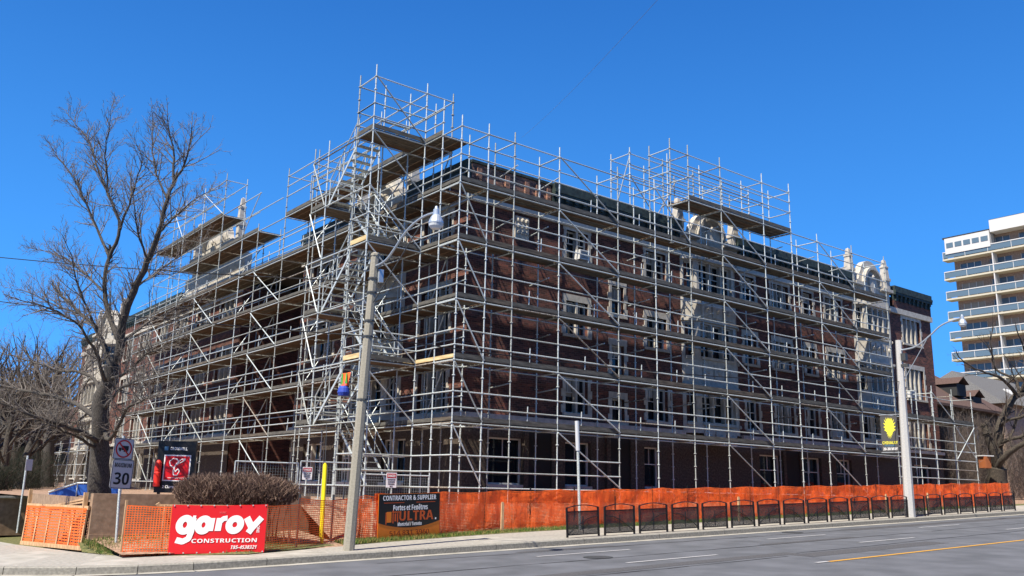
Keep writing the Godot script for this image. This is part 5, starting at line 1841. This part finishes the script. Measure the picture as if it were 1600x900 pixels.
func danger_sign(c: Vector3, label: String, b: Basis, k := 1.0):
	var t = thing("danger_sign", label, "sign")
	box(t, "plate", c, Vector3(0.26 * k, 0.34 * k, 0.006), M.letter_white, b)
	box(t, "red_band", c + Vector3(0, 0.10 * k, 0) + b.z * 0.005, Vector3(0.23 * k, 0.10 * k, 0.004), M.sign_red, b)
	lettering(t, "DANGER", c + Vector3(0, 0.10 * k, 0) + b.z * 0.009, b, 0.19 * k, 0.055 * k, M.letter_white)
	lettering(t, "CONSTRUCTION", c + Vector3(0, 0.01 * k, 0) + b.z * 0.006, b, 0.20 * k, 0.035 * k, M.letter_black)
	lettering(t, "AUTHORIZED", c + Vector3(0, -0.04 * k, 0) + b.z * 0.006, b, 0.18 * k, 0.032 * k, M.letter_black)
	lettering(t, "PERSONNEL", c + Vector3(0, -0.09 * k, 0) + b.z * 0.006, b, 0.17 * k, 0.032 * k, M.letter_black)
	lettering(t, "ONLY", c + Vector3(0, -0.14 * k, 0) + b.z * 0.006, b, 0.08 * k, 0.032 * k, M.letter_black)

# ---------------------------------------------------------------- signs
func build_signs():
	# red contractor banner, a slightly slack sheet
	var p0 := Vector3(-9.42, 0.09, 3.10)
	var p1 := Vector3(-7.56, 0.125, 3.81)
	var d := (p1 - p0).normalized()
	var b := Basis(d, Vector3.UP, d.cross(Vector3.UP))
	var w := p0.distance_to(p1)
	var h := 1.03
	var t = thing("contractor_banner", "red vinyl banner with white GAROY lettering on the orange fence", "banner")
	var st := nst()
	var nx := 24
	var ny := 10
	var f := func(i: int, j: int) -> Vector3:
		var u := float(i) / nx
		var v := float(j) / ny
		return p0 + d * (u * w) + Vector3.UP * (v * h - 0.02 * sin(u * PI) * v) + b.z * (0.0028 * sin(u * 13.0 + v * 3.0) + 0.0018 * sin(v * 9.0 + u * 4.0))
	for i in nx:
		for j in ny:
			quad(st, f.call(i, j), f.call(i + 1, j), f.call(i + 1, j + 1), f.call(i, j + 1))
	put(st, "sheet", M.banner_red, t)
	var c := (p0 + p1) * 0.5 + b.z * 0.0065
	# heavy rounded lettering drawn as bold strokes
	heavy_word(t, c + d * (-0.92) + Vector3.UP * 0.42, b, 1.86)
	lettering(t, "CONSTRUCTION", c + d * 0.14 + Vector3.UP * 0.265, b, 1.36, 0.085, M.letter_white, 900)
	lettering(t, "T85-4538321", c + d * 0.55 + Vector3.UP * 0.12, b, 0.54, 0.075, M.letter_white, 900, true)
	lettering(t, "INC", c + d * 0.83 + Vector3.UP * 0.50, Basis(Vector3.UP, -d, b.z), 0.15, 0.06, M.letter_white, 700)
	lettering(t, "NUNC", c + d * 0.06 + Vector3.UP * 0.86, b, 0.14, 0.04, M.banner_pink, 400)
	for k in 8:
		for e in [0.02, h - 0.02]:
			var q: Vector3 = p0 + d * (0.04 + k * (w - 0.08) / 7.0) + Vector3.UP * e + b.z * 0.014
			var sg := nst()
			sprism(sg, ring_poly(0.016, 0.0, 10), 0.006, q, b)
			put(sg, "eyelet", M.galvanised, t)
	# black and orange contractor board
	p0 = Vector3(-3.88, 0.21, 2.40)
	p1 = Vector3(-1.70, 0.27, 2.02)
	d = (p1 - p0).normalized()
	b = Basis(d, Vector3.UP, d.cross(Vector3.UP))
	b.y = b.z.cross(b.x)
	w = p0.distance_to(p1)
	h = 1.19
	t = thing("contractor_board", "black and orange contractor board on the orange fence", "sign")
	st = nst()
	sbox(st, (p0 + p1) * 0.5 + b.y * h * 0.5, Vector3(w, h, 0.012), b)
	put(st, "board", M.ultra_orange, t)
	var pl := PackedVector2Array([Vector2(-w * 0.5 + 0.01, h - 0.01)])
	for k in 17:
		var u := -1.0 + k / 8.0
		pl.append(Vector2(u * (w * 0.5 - 0.01), 0.30 + 0.15 * u * u))
	pl.append(Vector2(w * 0.5 - 0.01, h - 0.01))
	st = nst()
	sprism(st, pl, 0.004, (p0 + p1) * 0.5 + b.z * 0.0095, b)
	put(st, "black_field", M.sign_black, t)
	c = (p0 + p1) * 0.5 + b.z * 0.0125
	lettering(t, "CONTRACTOR & SUPPLIER", c + b.y * 1.08, b, 1.92, 0.125, M.letter_white, 800)
	lettering(t, "Portes et Fenêtres", c + b.y * 0.83 + d * 0.02, b, 1.24, 0.15, M.letter_white, 700)
	lettering(t, "ULTRA", c + b.y * 0.61 + d * 0.24, b, 1.24, 0.25, M.ultra_dark_orange, 900)
	box(t, "full_stop", c + b.y * 0.505 + d * 0.95, Vector3(0.045, 0.05, 0.004), M.letter_white, b)
	lettering(t, "Montréal / Toronto", c + b.y * 0.40, b, 0.86, 0.10, M.letter_white, 600)
	lettering(t, "514 831.3960", c + b.y * 0.17, b, 1.42, 0.125, M.ultra_number, 500)
	for k in [[-0.92, -0.22], [0.22, 0.92]]:
		box(t, "rule", c + b.y * 0.955 + d * ((k[0] + k[1]) * 0.5), Vector3(k[1] - k[0], 0.014, 0.004), M.ultra_dark_orange, b)
	# the door and window emblem
	box(t, "emblem_door", c + b.y * 0.59 - d * 0.74, Vector3(0.16, 0.27, 0.004), M.ultra_orange, b)
	for k in [[-0.84, 0.56, 0.03, 0.30], [-0.60, 0.60, 0.03, 0.34], [-0.52, 0.58, 0.05, 0.20], [-0.44, 0.57, 0.03, 0.24]]:
		box(t, "emblem_frame", c + b.y * k[1] + d * k[0], Vector3(k[2], k[3], 0.004), M.ultra_dark_orange, b)
	box(t, "emblem_frame", c + b.y * 0.715 - d * 0.50, Vector3(0.26, 0.03, 0.005), M.ultra_dark_orange, b)
	# speed limit and no trucks signs
	t = thing("traffic_sign", "no trucks and maximum 30 signs on a leaning grey post", "traffic sign")
	var pb := Vector3(-10.0, 0.0, 1.32)
	var pt := Vector3(-10.10, 2.62, 1.26)
	tube(t, "post", pb, pt, 0.03, M.galvanised)
	b = Basis(Vector3.UP, 0.30)
	var roll := Basis(Vector3(0, 0, 1), -0.03)
	b = b * roll
	var sc := pb.lerp(pt, 0.668) + b.z * 0.045
	t.rotation = Vector3.ZERO
	st = nst()
	sprism(st, round_rect(0.54, 0.66, 0.05), 0.006, sc, b)
	var pn = put(st, "speed_plate", M.sign_white, t)
	frame_line(pn, sc + b.z * 0.005, b, 0.51, 0.63, 0.012, M.letter_black)
	lettering(pn, "MAXIMUM", sc + b.y * 0.20 + b.z * 0.006, b, 0.42, 0.095, M.letter_black, 700)
	lettering(pn, "30", sc + b.y * -0.10 + b.z * 0.006, b, 0.38, 0.27, M.letter_black, 700)
	var sc2 := pb.lerp(pt, 0.668 + 0.57 / 2.62) + b.z * 0.045
	st = nst()
	sprism(st, round_rect(0.50, 0.48, 0.05), 0.006, sc2, b)
	pn = put(st, "truck_plate", M.sign_white, t)
	frame_line(pn, sc2 + b.z * 0.005, b, 0.47, 0.45, 0.012, M.letter_black)
	st = nst()
	sbox(st, sc2 + b.z * 0.006 + b.x * 0.035 + b.y * 0.02, Vector3(0.17, 0.10, 0.003), b)
	sbox(st, sc2 + b.z * 0.006 - b.x * 0.095 - b.y * 0.005, Vector3(0.07, 0.055, 0.003), b)
	for e in [-0.09, 0.02, 0.08]:
		sprism(st, ring_poly(0.022, 0.0, 12), 0.003, sc2 + b.z * 0.006 + b.x * e - b.y * 0.045, b)
	put(st, "truck_symbol", M.letter_black, pn)
	st = nst()
	for k in 36:
		var a0 := TAU * k / 36
		var a1 := TAU * (k + 1) / 36
		var e0 := b.x * cos(a0) + b.y * sin(a0)
		var e1 := b.x * cos(a1) + b.y * sin(a1)
		var o := sc2 + b.z * 0.0095
		quad(st, o + e0 * 0.172, o + e0 * 0.205, o + e1 * 0.205, o + e1 * 0.172)
	sbox(st, sc2 + b.z * 0.011, Vector3(0.36, 0.03, 0.003), b * Basis(Vector3(0, 0, 1), -PI / 4))
	put(st, "red_ring", M.sign_red, pn)
	# the building's own name board
	t = thing("name_board", "black name board with a red square crest on the retaining wall", "sign")
	d = Vector3(0.86, 0, 0.51).normalized()
	b = Basis(d, Vector3.UP, d.cross(Vector3.UP))
	c = Vector3(-8.27, 1.98, -0.45)
	st = nst()
	sbox(st, c, Vector3(0.94, 1.30, 0.14), b)
	put(st, "board", M.sign_black, t)
	for s in [-0.36, 0.36]:
		box(t, "leg", c + d * s - Vector3.UP * 0.9, Vector3(0.07, 0.52, 0.07), M.sign_black, b)
	var o2 := c + b.z * 0.074
	st = nst()
	sbox(st, o2 - Vector3.UP * 0.03 + d * 0.04, Vector3(0.66, 0.66, 0.008), b)
	var cr = put(st, "crest_border", M.letter_white, t)
	box(cr, "crest_field", o2 - Vector3.UP * 0.03 + d * 0.04 + b.z * 0.004, Vector3(0.60, 0.60, 0.008), M.crest_red, b)
	var curve := Curve2D.new()
	for q in [[0.06, 0.10], [0.16, 0.16], [0.20, 0.21], [0.10, 0.20], [-0.02, 0.08], [-0.08, -0.08], [-0.06, -0.20], [0.02, -0.21], [0.08, -0.10], [0.04, -0.04], [-0.03, -0.12], [-0.06, -0.02], [-0.16, 0.04], [-0.19, 0.14], [-0.10, 0.22], [0.0, 0.20], [0.05, 0.12], [0.0, 0.06]]:
		curve.add_point(Vector2(q[0], q[1]))
	st = nst()
	var pts := []
	var rr := []
	var base := o2 - Vector3.UP * 0.01 + d * 0.04 + b.z * 0.010
	var cs := Curve3D.new()
	for i in curve.point_count:
		var qa := curve.get_point_position(maxi(i - 1, 0))
		var qb := curve.get_point_position(mini(i + 1, curve.point_count - 1))
		var tn := (qb - qa) * 0.18
		var qq := curve.get_point_position(i)
		cs.add_point(base + d * qq.x + Vector3.UP * qq.y, -(d * tn.x + Vector3.UP * tn.y), d * tn.x + Vector3.UP * tn.y)
	for i in 70:
		pts.append(cs.sample_baked(cs.get_baked_length() * i / 69.0))
		rr.append(0.011 + 0.006 * sin(i * 0.28) ** 2)
	stube(st, pts, rr, 6)
	put(st, "script_initial", M.letter_white, cr)
	lettering(cr, "The Property Co", base - Vector3.UP * 0.27, b, 0.40, 0.035, M.letter_white)
	lettering(t, "CROMWELL", o2 + Vector3.UP * 0.46 + d * 0.05, b, 0.42, 0.075, M.letter_white, 800)
	box(t, "emblem", o2 + Vector3.UP * 0.46 - d * 0.26, Vector3(0.09, 0.10, 0.006), M.banner_blue, b)
	lettering(t, "2 Clarendon Ave", o2 - Vector3.UP * 0.50 + d * 0.06, b, 0.66, 0.075, M.letter_white, 700)
	t = thing("plastic_drum", "red plastic tube standing against the black name board", "tube", c - Vector3.UP * 0.5 - d * 0.40 + b.z * 0.15)
	st = nst()
	slathe(st, Vector3.ZERO, [[0.0, 0.0], [0.085, 0.0], [0.085, 0.34], [0.075, 0.37], [0.085, 0.40], [0.08, 0.60], [0.05, 0.66], [0.0, 0.67]], 14)
	put(st, "tube", M.hydrant_red, t)

func ring_poly(r: float, _i: float, n: int) -> PackedVector2Array:
	var p := PackedVector2Array()
	for k in n:
		p.append(Vector2(cos(TAU * k / n), sin(TAU * k / n)) * r)
	return p

func round_rect(w: float, h: float, r: float) -> PackedVector2Array:
	var p := PackedVector2Array()
	for q in [[w * 0.5 - r, h * 0.5 - r, 0.0], [-w * 0.5 + r, h * 0.5 - r, 0.5], [-w * 0.5 + r, -h * 0.5 + r, 1.0], [w * 0.5 - r, -h * 0.5 + r, 1.5]]:
		for k in 5:
			var a: float = PI * (q[2] + 0.5 * k / 4.0)
			p.append(Vector2(q[0] + cos(a) * r, q[1] + sin(a) * r))
	return p

func frame_line(parent, c: Vector3, b: Basis, w: float, h: float, t: float, m):
	var st := nst()
	for s in [-1.0, 1.0]:
		sbox(st, c + b.x * s * w * 0.5, Vector3(t, h, 0.002), b)
		sbox(st, c + b.y * s * h * 0.5, Vector3(w - t, t, 0.002), b)
	put(st, "border", m, parent)

# the word garoy in fat strokes: rings, bars and tails as flat shapes
func heavy_word(parent, o: Vector3, b: Basis, w: float):
	var k := w / 5.2        # unit: one letter is about one unit wide
	var lift := [0.0]
	var stroke := func(st: SurfaceTool, pts: Array, r: float):
		var ln := PackedVector2Array()
		for q in pts: ln.append(Vector2(q[0], q[1]))
		for poly in Geometry2D.offset_polyline(ln, r, Geometry2D.JOIN_ROUND, Geometry2D.END_ROUND):
			var out := PackedVector2Array()
			for v in poly: out.append(Vector2(v.x + v.y * 0.10, v.y) * k)
			if not Geometry2D.is_polygon_clockwise(out):
				lift[0] += 0.0006
				sprism(st, out, 0.0015, o + b.z * lift[0], b)
	var bowl := func(st: SurfaceTool, cx: float, cy: float, rx: float, ry: float, th: float):
		for i in 28:
			var a0 := TAU * i / 28
			var a1 := TAU * (i + 1) / 28
			var q := []
			for e in [[a0, -th], [a0, th], [a1, th], [a1, -th]]:
				var x: float = cx + cos(e[0]) * (rx + e[1])
				var y: float = cy + sin(e[0]) * (ry + e[1])
				q.append(o + b.x * (x + y * 0.10) * k + b.y * y * k + b.z * 0.0002)
			quad(st, q[0], q[1], q[2], q[3])
	var st := nst()      # g
	bowl.call(st, 0.55, 0.52, 0.32, 0.38, 0.20)
	stroke.call(st, [[0.98, 0.90], [0.98, 0.1], [0.90, -0.30], [0.60, -0.46], [0.20, -0.36]], 0.17)
	stroke.call(st, [[0.92, 0.95], [1.10, 0.95]], 0.11)
	put(st, "letter", M.letter_white, parent)
	st = nst()           # a
	bowl.call(st, 1.62, 0.50, 0.31, 0.36, 0.20)
	stroke.call(st, [[2.06, 0.90], [2.06, 0.14]], 0.17)
	put(st, "letter", M.letter_white, parent)
	st = nst()           # r
	stroke.call(st, [[2.50, 0.90], [2.50, 0.14]], 0.18)
	stroke.call(st, [[2.54, 0.66], [2.70, 0.86], [2.94, 0.90]], 0.15)
	put(st, "letter", M.letter_white, parent)
	st = nst()           # o
	bowl.call(st, 3.44, 0.50, 0.34, 0.36, 0.20)
	put(st, "letter", M.letter_white, parent)
	st = nst()           # y
	stroke.call(st, [[4.08, 0.92], [4.46, 0.34]], 0.19)
	stroke.call(st, [[4.96, 0.92], [4.50, 0.30], [4.32, 0.0]], 0.19)
	put(st, "letter", M.letter_white, parent)

# ---------------------------------------------------------------- trees and plants
func rand_dir(r: RandomNumberGenerator, d: Vector3, spread: float) -> Vector3:
	var q := aim(d)
	var a := r.randf() * TAU
	return (q.y * cos(spread) + (q.x * cos(a) + q.z * sin(a)) * sin(spread)).normalized()

# grows one shoot and its side shoots; thick wood goes to one surface, twigs to another
func shoot(r: RandomNumberGenerator, wood: SurfaceTool, fine: SurfaceTool, p: Vector3, d: Vector3, l: float, rad: float, depth: int, up: float, kids: int):
	var n := 4 if depth >= 2 else 3
	var pts := [p]
	var rr := [rad]
	var q := p
	var dir := d
	for i in n:
		dir = (rand_dir(r, dir, r.randf_range(0.05, 0.26)) + Vector3.UP * up).normalized()
		q += dir * l / n
		pts.append(q)
		rr.append(lerpf(rad, rad * 0.38, float(i + 1) / n))
	stube(wood if rad > 0.022 else fine, pts, rr, 6 if rad > 0.04 else (4 if rad > 0.012 else 3))
	if depth <= 0: return
	for k in kids:
		var t := (k + r.randf_range(0.4, 1.0)) / kids
		var seg := clampi(int(t * n), 0, n - 1)
		var at: Vector3 = pts[seg].lerp(pts[seg + 1], fposmod(t * n, 1.0) if t < 0.999 else 1.0)
		var dd: Vector3 = (pts[seg + 1] - pts[seg]).normalized()
		shoot(r, wood, fine, at, rand_dir(r, dd, r.randf_range(0.45, 0.95)), l * r.randf_range(0.36, 0.62) * (1.15 - 0.45 * t), maxf(lerpf(rad, rad * 0.4, t) * 0.58, 0.0048), depth - 1, up, kids)

func traced_tree(called, label, limbs: Array, bark, twig, seed_: int, spacing: float, reach: float, rmin: float, drop: float):
	var t = thing(called, label, "tree")
	var r := RandomNumberGenerator.new()
	r.seed = seed_
	var fine := nst()
	var wood := nst()
	for i in limbs.size():
		var e: Array = limbs[i]
		var n := e.size() - 2
		var c := Curve3D.new()
		for k in n:
			var tn: Vector3 = (e[mini(k + 1, n - 1)] - e[maxi(k - 1, 0)]) * 0.2
			c.add_point(e[k] - (Vector3.UP * drop if i == 0 and k == 0 else Vector3.ZERO), -tn, tn)
		var l := c.get_baked_length()
		var m := maxi(6, int(l / 0.22))
		var pts := []
		var rr := []
		for k in m + 1:
			pts.append(c.sample_baked(l * k / m) + Vector3(r.randf_range(-1, 1), r.randf_range(-1, 1), r.randf_range(-1, 1)) * 0.02)
			var u := float(k) / m
			var rad := lerpf(e[n], e[n + 1], u) * (1.0 if i == 0 else (0.82 if i == 2 else 0.70))
			if i == 0: rad *= 1.0 + 0.3 * pow(1.0 - u, 6.0)
			rr.append(rad * r.randf_range(0.95, 1.06))
		var st := nst()
		stube(st, pts, rr, 10 if i < 3 else 7, true)
		put(st, "trunk" if i == 0 else "limb", bark, t)
		if i == 0: continue
		var s := l * 0.22
		while s < l:
			var u := s / l
			var p := c.sample_baked(s)
			var d := (c.sample_baked(minf(s + 0.1, l)) - c.sample_baked(maxf(s - 0.1, 0.0))).normalized()
			var rad := maxf(lerpf(e[n], e[n + 1], u) * 0.5, rmin)
			shoot(r, wood, fine, p, (rand_dir(r, d, r.randf_range(0.5, 1.1)) + Vector3.UP * 0.25).normalized(), reach * r.randf_range(0.6, 1.25) * (1.1 - 0.62 * u), minf(rad, rmin * 2.6), 2, 0.06, 4)
			s += spacing * r.randf_range(0.6, 1.4)
		shoot(r, wood, fine, c.sample_baked(l), (c.sample_baked(l) - c.sample_baked(l - 0.15)).normalized(), reach * 0.35, maxf(e[n + 1], rmin), 2, 0.06, 4)
	put(wood, "branch", bark, t)
	put(fine, "crown", twig, t)
	return t

func bare_tree(label, at: Vector3, h: float, rad: float, seed_: int, bark, twig, depth: int, kids: int, group := ""):
	var t = thing("bare_tree", label, "tree", Vector3.ZERO, 0.0, group)
	var r := RandomNumberGenerator.new()
	r.seed = seed_
	var pts := []
	var rr := []
	var q := at
	var d := Vector3.UP
	for i in 7:
		pts.append(q)
		rr.append(rad * lerpf(1.25 if i == 0 else 1.0, 0.42, i / 6.0))
		d = (rand_dir(r, d, 0.1) + Vector3.UP * 0.3).normalized()
		q += d * h * 0.62 / 6.0
	var st := nst()
	stube(st, pts, rr, 8)
	put(st, "trunk", bark, t)
	var wood := nst()
	var fine := nst()
	for k in 15:
		var u := r.randf_range(0.25, 1.0)
		var i := clampi(int(u * 6), 0, 5)
		var p: Vector3 = pts[i].lerp(pts[i + 1], fposmod(u * 6, 1.0))
		shoot(r, wood, fine, p, rand_dir(r, Vector3.UP, r.randf_range(0.25, 0.95)), h * r.randf_range(0.3, 0.5) * (1.15 - 0.4 * u), rad * 0.36 * (1.1 - 0.5 * u), depth, 0.07, kids)
	put(wood, "branch", bark, t)
	put(fine, "crown", twig, t)
	return t

func shrub(called, label, category, c: Vector3, half: Vector3, turn: float, count: int, l: float, seed_: int, m, m2, stems := 0, group := ""):
	var t = thing(called, label, category, c, turn, group)
	var r := RandomNumberGenerator.new()
	r.seed = seed_
	var a := nst()
	var b := nst()
	for i in count:
		var v := Vector3(r.randf_range(-1, 1), r.randf_range(-1, 1), r.randf_range(-1, 1))
		var q := v * v * v * v
		if (q.x + q.y + q.z if half.x < 2.0 and called != "hedge" else absf(v.x * v.x * v.x) + v.y * v.y + v.z * v.z) > 1.0: continue
		var p := Vector3(v.x * half.x, v.y * half.y * (1.0 + 0.09 * sin(v.x * 7.0 + v.z * 3.0)), v.z * half.z)
		var d := (rand_dir(r, Vector3.UP, r.randf_range(0.1, 1.1)) + Vector3(v.x, 0.0, v.z) * 0.5).normalized()
		var ll := l * r.randf_range(0.5, 1.2)
		var e := p + d * ll * 0.5 + Vector3(r.randf_range(-1, 1), 0, r.randf_range(-1, 1)) * ll * 0.12
		stube(a if i % 5 != 0 else b, [p - d * ll * 0.5, p, e], [0.006, 0.005, 0.003], 3)
	put(a, "twigs", m, t)
	put(b, "outer_twigs", m2, t)
	if stems > 0:
		var s := nst()
		for i in stems:
			var x := r.randf_range(-0.94, 0.94) * half.x
			var z := r.randf_range(-0.5, 0.5) * half.z
			stube(s, [Vector3(x, -half.y - 0.75, z * 0.6), Vector3(x + r.randf_range(-0.06, 0.06), -half.y - 0.3, z * 0.8), Vector3(x + r.randf_range(-0.1, 0.1), -half.y * 0.2, z)], [0.018, 0.013, 0.006], 5)
		put(s, "stems", m, t)
	return t

func build_plants():
	traced_tree("maple_tree", "large bare maple with spreading limbs behind the retaining wall", MAPLE_LIMBS, M.bark, M.twig_grey, 7, 0.10, 1.0, 0.0065, 0.3)
	traced_tree("street_tree", "old pollarded street tree with thick dark limbs beyond the scaffold end", STREET_TREE_LIMBS, M.bark_dark, M.twig, 11, 0.9, 2.0, 0.016, 1.0)
	# wooden box fixed to the old tree
	var bx = thing("bird_box", "slatted orange wooden box hung on the old street tree", "box", Vector3(39.9, 3.38, -1.3))
	for k in 5:
		box(bx, "slat", Vector3(-0.28 + k * 0.14, 0.36, 0.0), Vector3(0.125, 0.68, 0.5), M.cedar, Basis(Vector3.UP, -0.4))
	box(bx, "lid", Vector3(0, 0.74, 0), Vector3(0.86, 0.06, 0.62), M.paint_white, Basis(Vector3.UP, -0.4))
	# trees lining the side street
	var spots = [[-8.4, -23.4, 7.2, 0.2], [-6.6, -29.8, 9.0, 0.24], [-4.7, -36.1, 10.4, 0.3], [-2.3, -44.7, 11.8, 0.42], [-3.8, -48.5, 12.6, 0.3], [-7.1, -35.4, 10.2, 0.3], [-3.2, -56.9, 14.0, 0.34], [-8.6, -30.1, 9.0, 0.26], [0.4, -60.0, 14.0, 0.4], [-5.4, -66.0, 13.0, 0.26], [-1.4, -72.0, 14.0, 0.26], [-8.2, -52.0, 12.0, 0.24], [-3.4, -84.0, 15.0, 0.3], [3.0, -80.0, 14.0, 0.3]]
	var i := 0
	for s in spots:
		bare_tree("bare leafless tree crowding the side street behind the maple", Vector3(s[0], 0.95, s[1]), s[2], s[3], 60 + i, M.bark_dark if i % 2 == 0 else M.bark, M.twig if i % 2 == 0 else M.twig_grey, 3, 3, "bare trees along the side street")
		i += 1
	# scrub at the foot of those trees
	var sc = [[-9.6, -19.8, 0.7], [-7.6, -25.5, 0.9], [-5.2, -34.0, 1.2], [-5.0, -43.0, 1.5], [-2.6, -58.0, 2.0]]
	for s in sc:
		shrub("evergreen_shrub", "dark dense shrub in the shade under the side street trees", "shrub", Vector3(s[0], 0.95 + s[2] * 0.8, s[1]), Vector3(s[2] * 1.3, s[2], s[2]), 0.3, 3600, 0.34, int(s[2] * 100 - s[1]), M.conifer, M.twig_dark, 0, "shrubs under the side street trees")
	# clipped leafless hedge behind the banner
	shrub("hedge", "clipped rounded leafless brown hedge behind the red banner", "hedge", Vector3(-7.55, 1.42, 1.95), Vector3(1.55, 0.40, 0.55), -0.68, 21000, 0.18, 5, M.hedge_twig, M.hedge_twig_b, 34)
	# brushwood round the foot of the old street tree
	for s in [[37.8, -2.9, 2.0], [39.6, -3.2, 2.6], [41.6, -3.4, 3.0], [43.8, -2.9, 2.8], [46.5, -1.6, 2.3], [49.5, -1.5, 2.2]]:
		shrub("brush_shrub", "tangled leafless brown bush by the old street tree", "shrub", Vector3(s[0], lot_y(s[0]) + s[2] * 0.85, s[1]), Vector3(s[2] * 0.9, s[2], s[2] * 0.7), 0.2, 3400, 0.9, int(s[0] * 10), M.twig, M.twig_grey, 0, "bushes by the old street tree")
	for s in [[62.0, 1.5, 10.0, 0.2], [70.0, -2.0, 12.0, 0.25], [57.0, -2.0, 8.0, 0.2]]:
		bare_tree("bare street tree growing beyond the brown-roofed house", Vector3(s[0], 1.6, s[1]), s[2], s[3], 90 + int(s[0]), M.bark, M.twig, 3, 3, "bare trees beyond the house")
	# grass blades along the verge
	var blade := nst()
	tri(blade, Vector3(-0.006, 0, 0), Vector3(0.006, 0, 0), Vector3(0.014, 0.09, 0.01))
	tri(blade, Vector3(0.01, 0, 0.004), Vector3(0.02, 0, 0.0), Vector3(0.0, 0.07, -0.02))
	tri(blade, Vector3(-0.02, 0, -0.01), Vector3(-0.01, 0, -0.006), Vector3(-0.035, 0.06, 0.02))
	var bm := blade.commit()
	var r := RandomNumberGenerator.new()
	r.seed = 77
	for pass_i in 2:
		var at := []
		for k in (15000 if pass_i == 0 else 7000):
			var x := r.randf_range(-10.6, 30.0)
			if r.randf() < 0.35: x = r.randf_range(-10.6, -4.0)
			var z := 0.0
			var y := 0.0
			if x < -5.2:
				z = r.randf_range(0.6, 3.9)
				var front := 2.35 + (x + 10.3) * 0.62 if x < -8.0 else lerpf(3.9, 2.95, (x + 8.0) / 2.8)
				if z > front: continue
				y = lerpf(0.05, 0.27, clampf((front - z) / 2.2, 0, 1)) + 0.03
			else:
				z = net_z(x) + 0.43 - r.randf() * r.randf() * 0.5 if r.randf() < 0.2 else net_z(x) + r.randf_range(-0.1, 0.36)
				y = walk_y(x) + 0.02
			at.append(Transform3D(Basis(Vector3.UP, r.randf() * TAU) * Basis().scaled(Vector3.ONE * r.randf_range(0.6, 1.5)), Vector3(x, y, z)))
		var mm := MultiMesh.new()
		mm.transform_format = MultiMesh.TRANSFORM_3D
		mm.mesh = bm
		mm.instance_count = at.size()
		for k in at.size(): mm.set_instance_transform(k, at[k])
		var mi := MultiMeshInstance3D.new()
		mi.multimesh = mm
		mi.material_override = M.grass_blade if pass_i == 0 else M.grass_dry
		mi.name = numbered("grass")
		add_child(mi)
		tag(mi, "short green grass along the foot of the orange fence" if pass_i == 0 else "dry straw coloured grass mixed into the verge", "grass", "", "stuff")
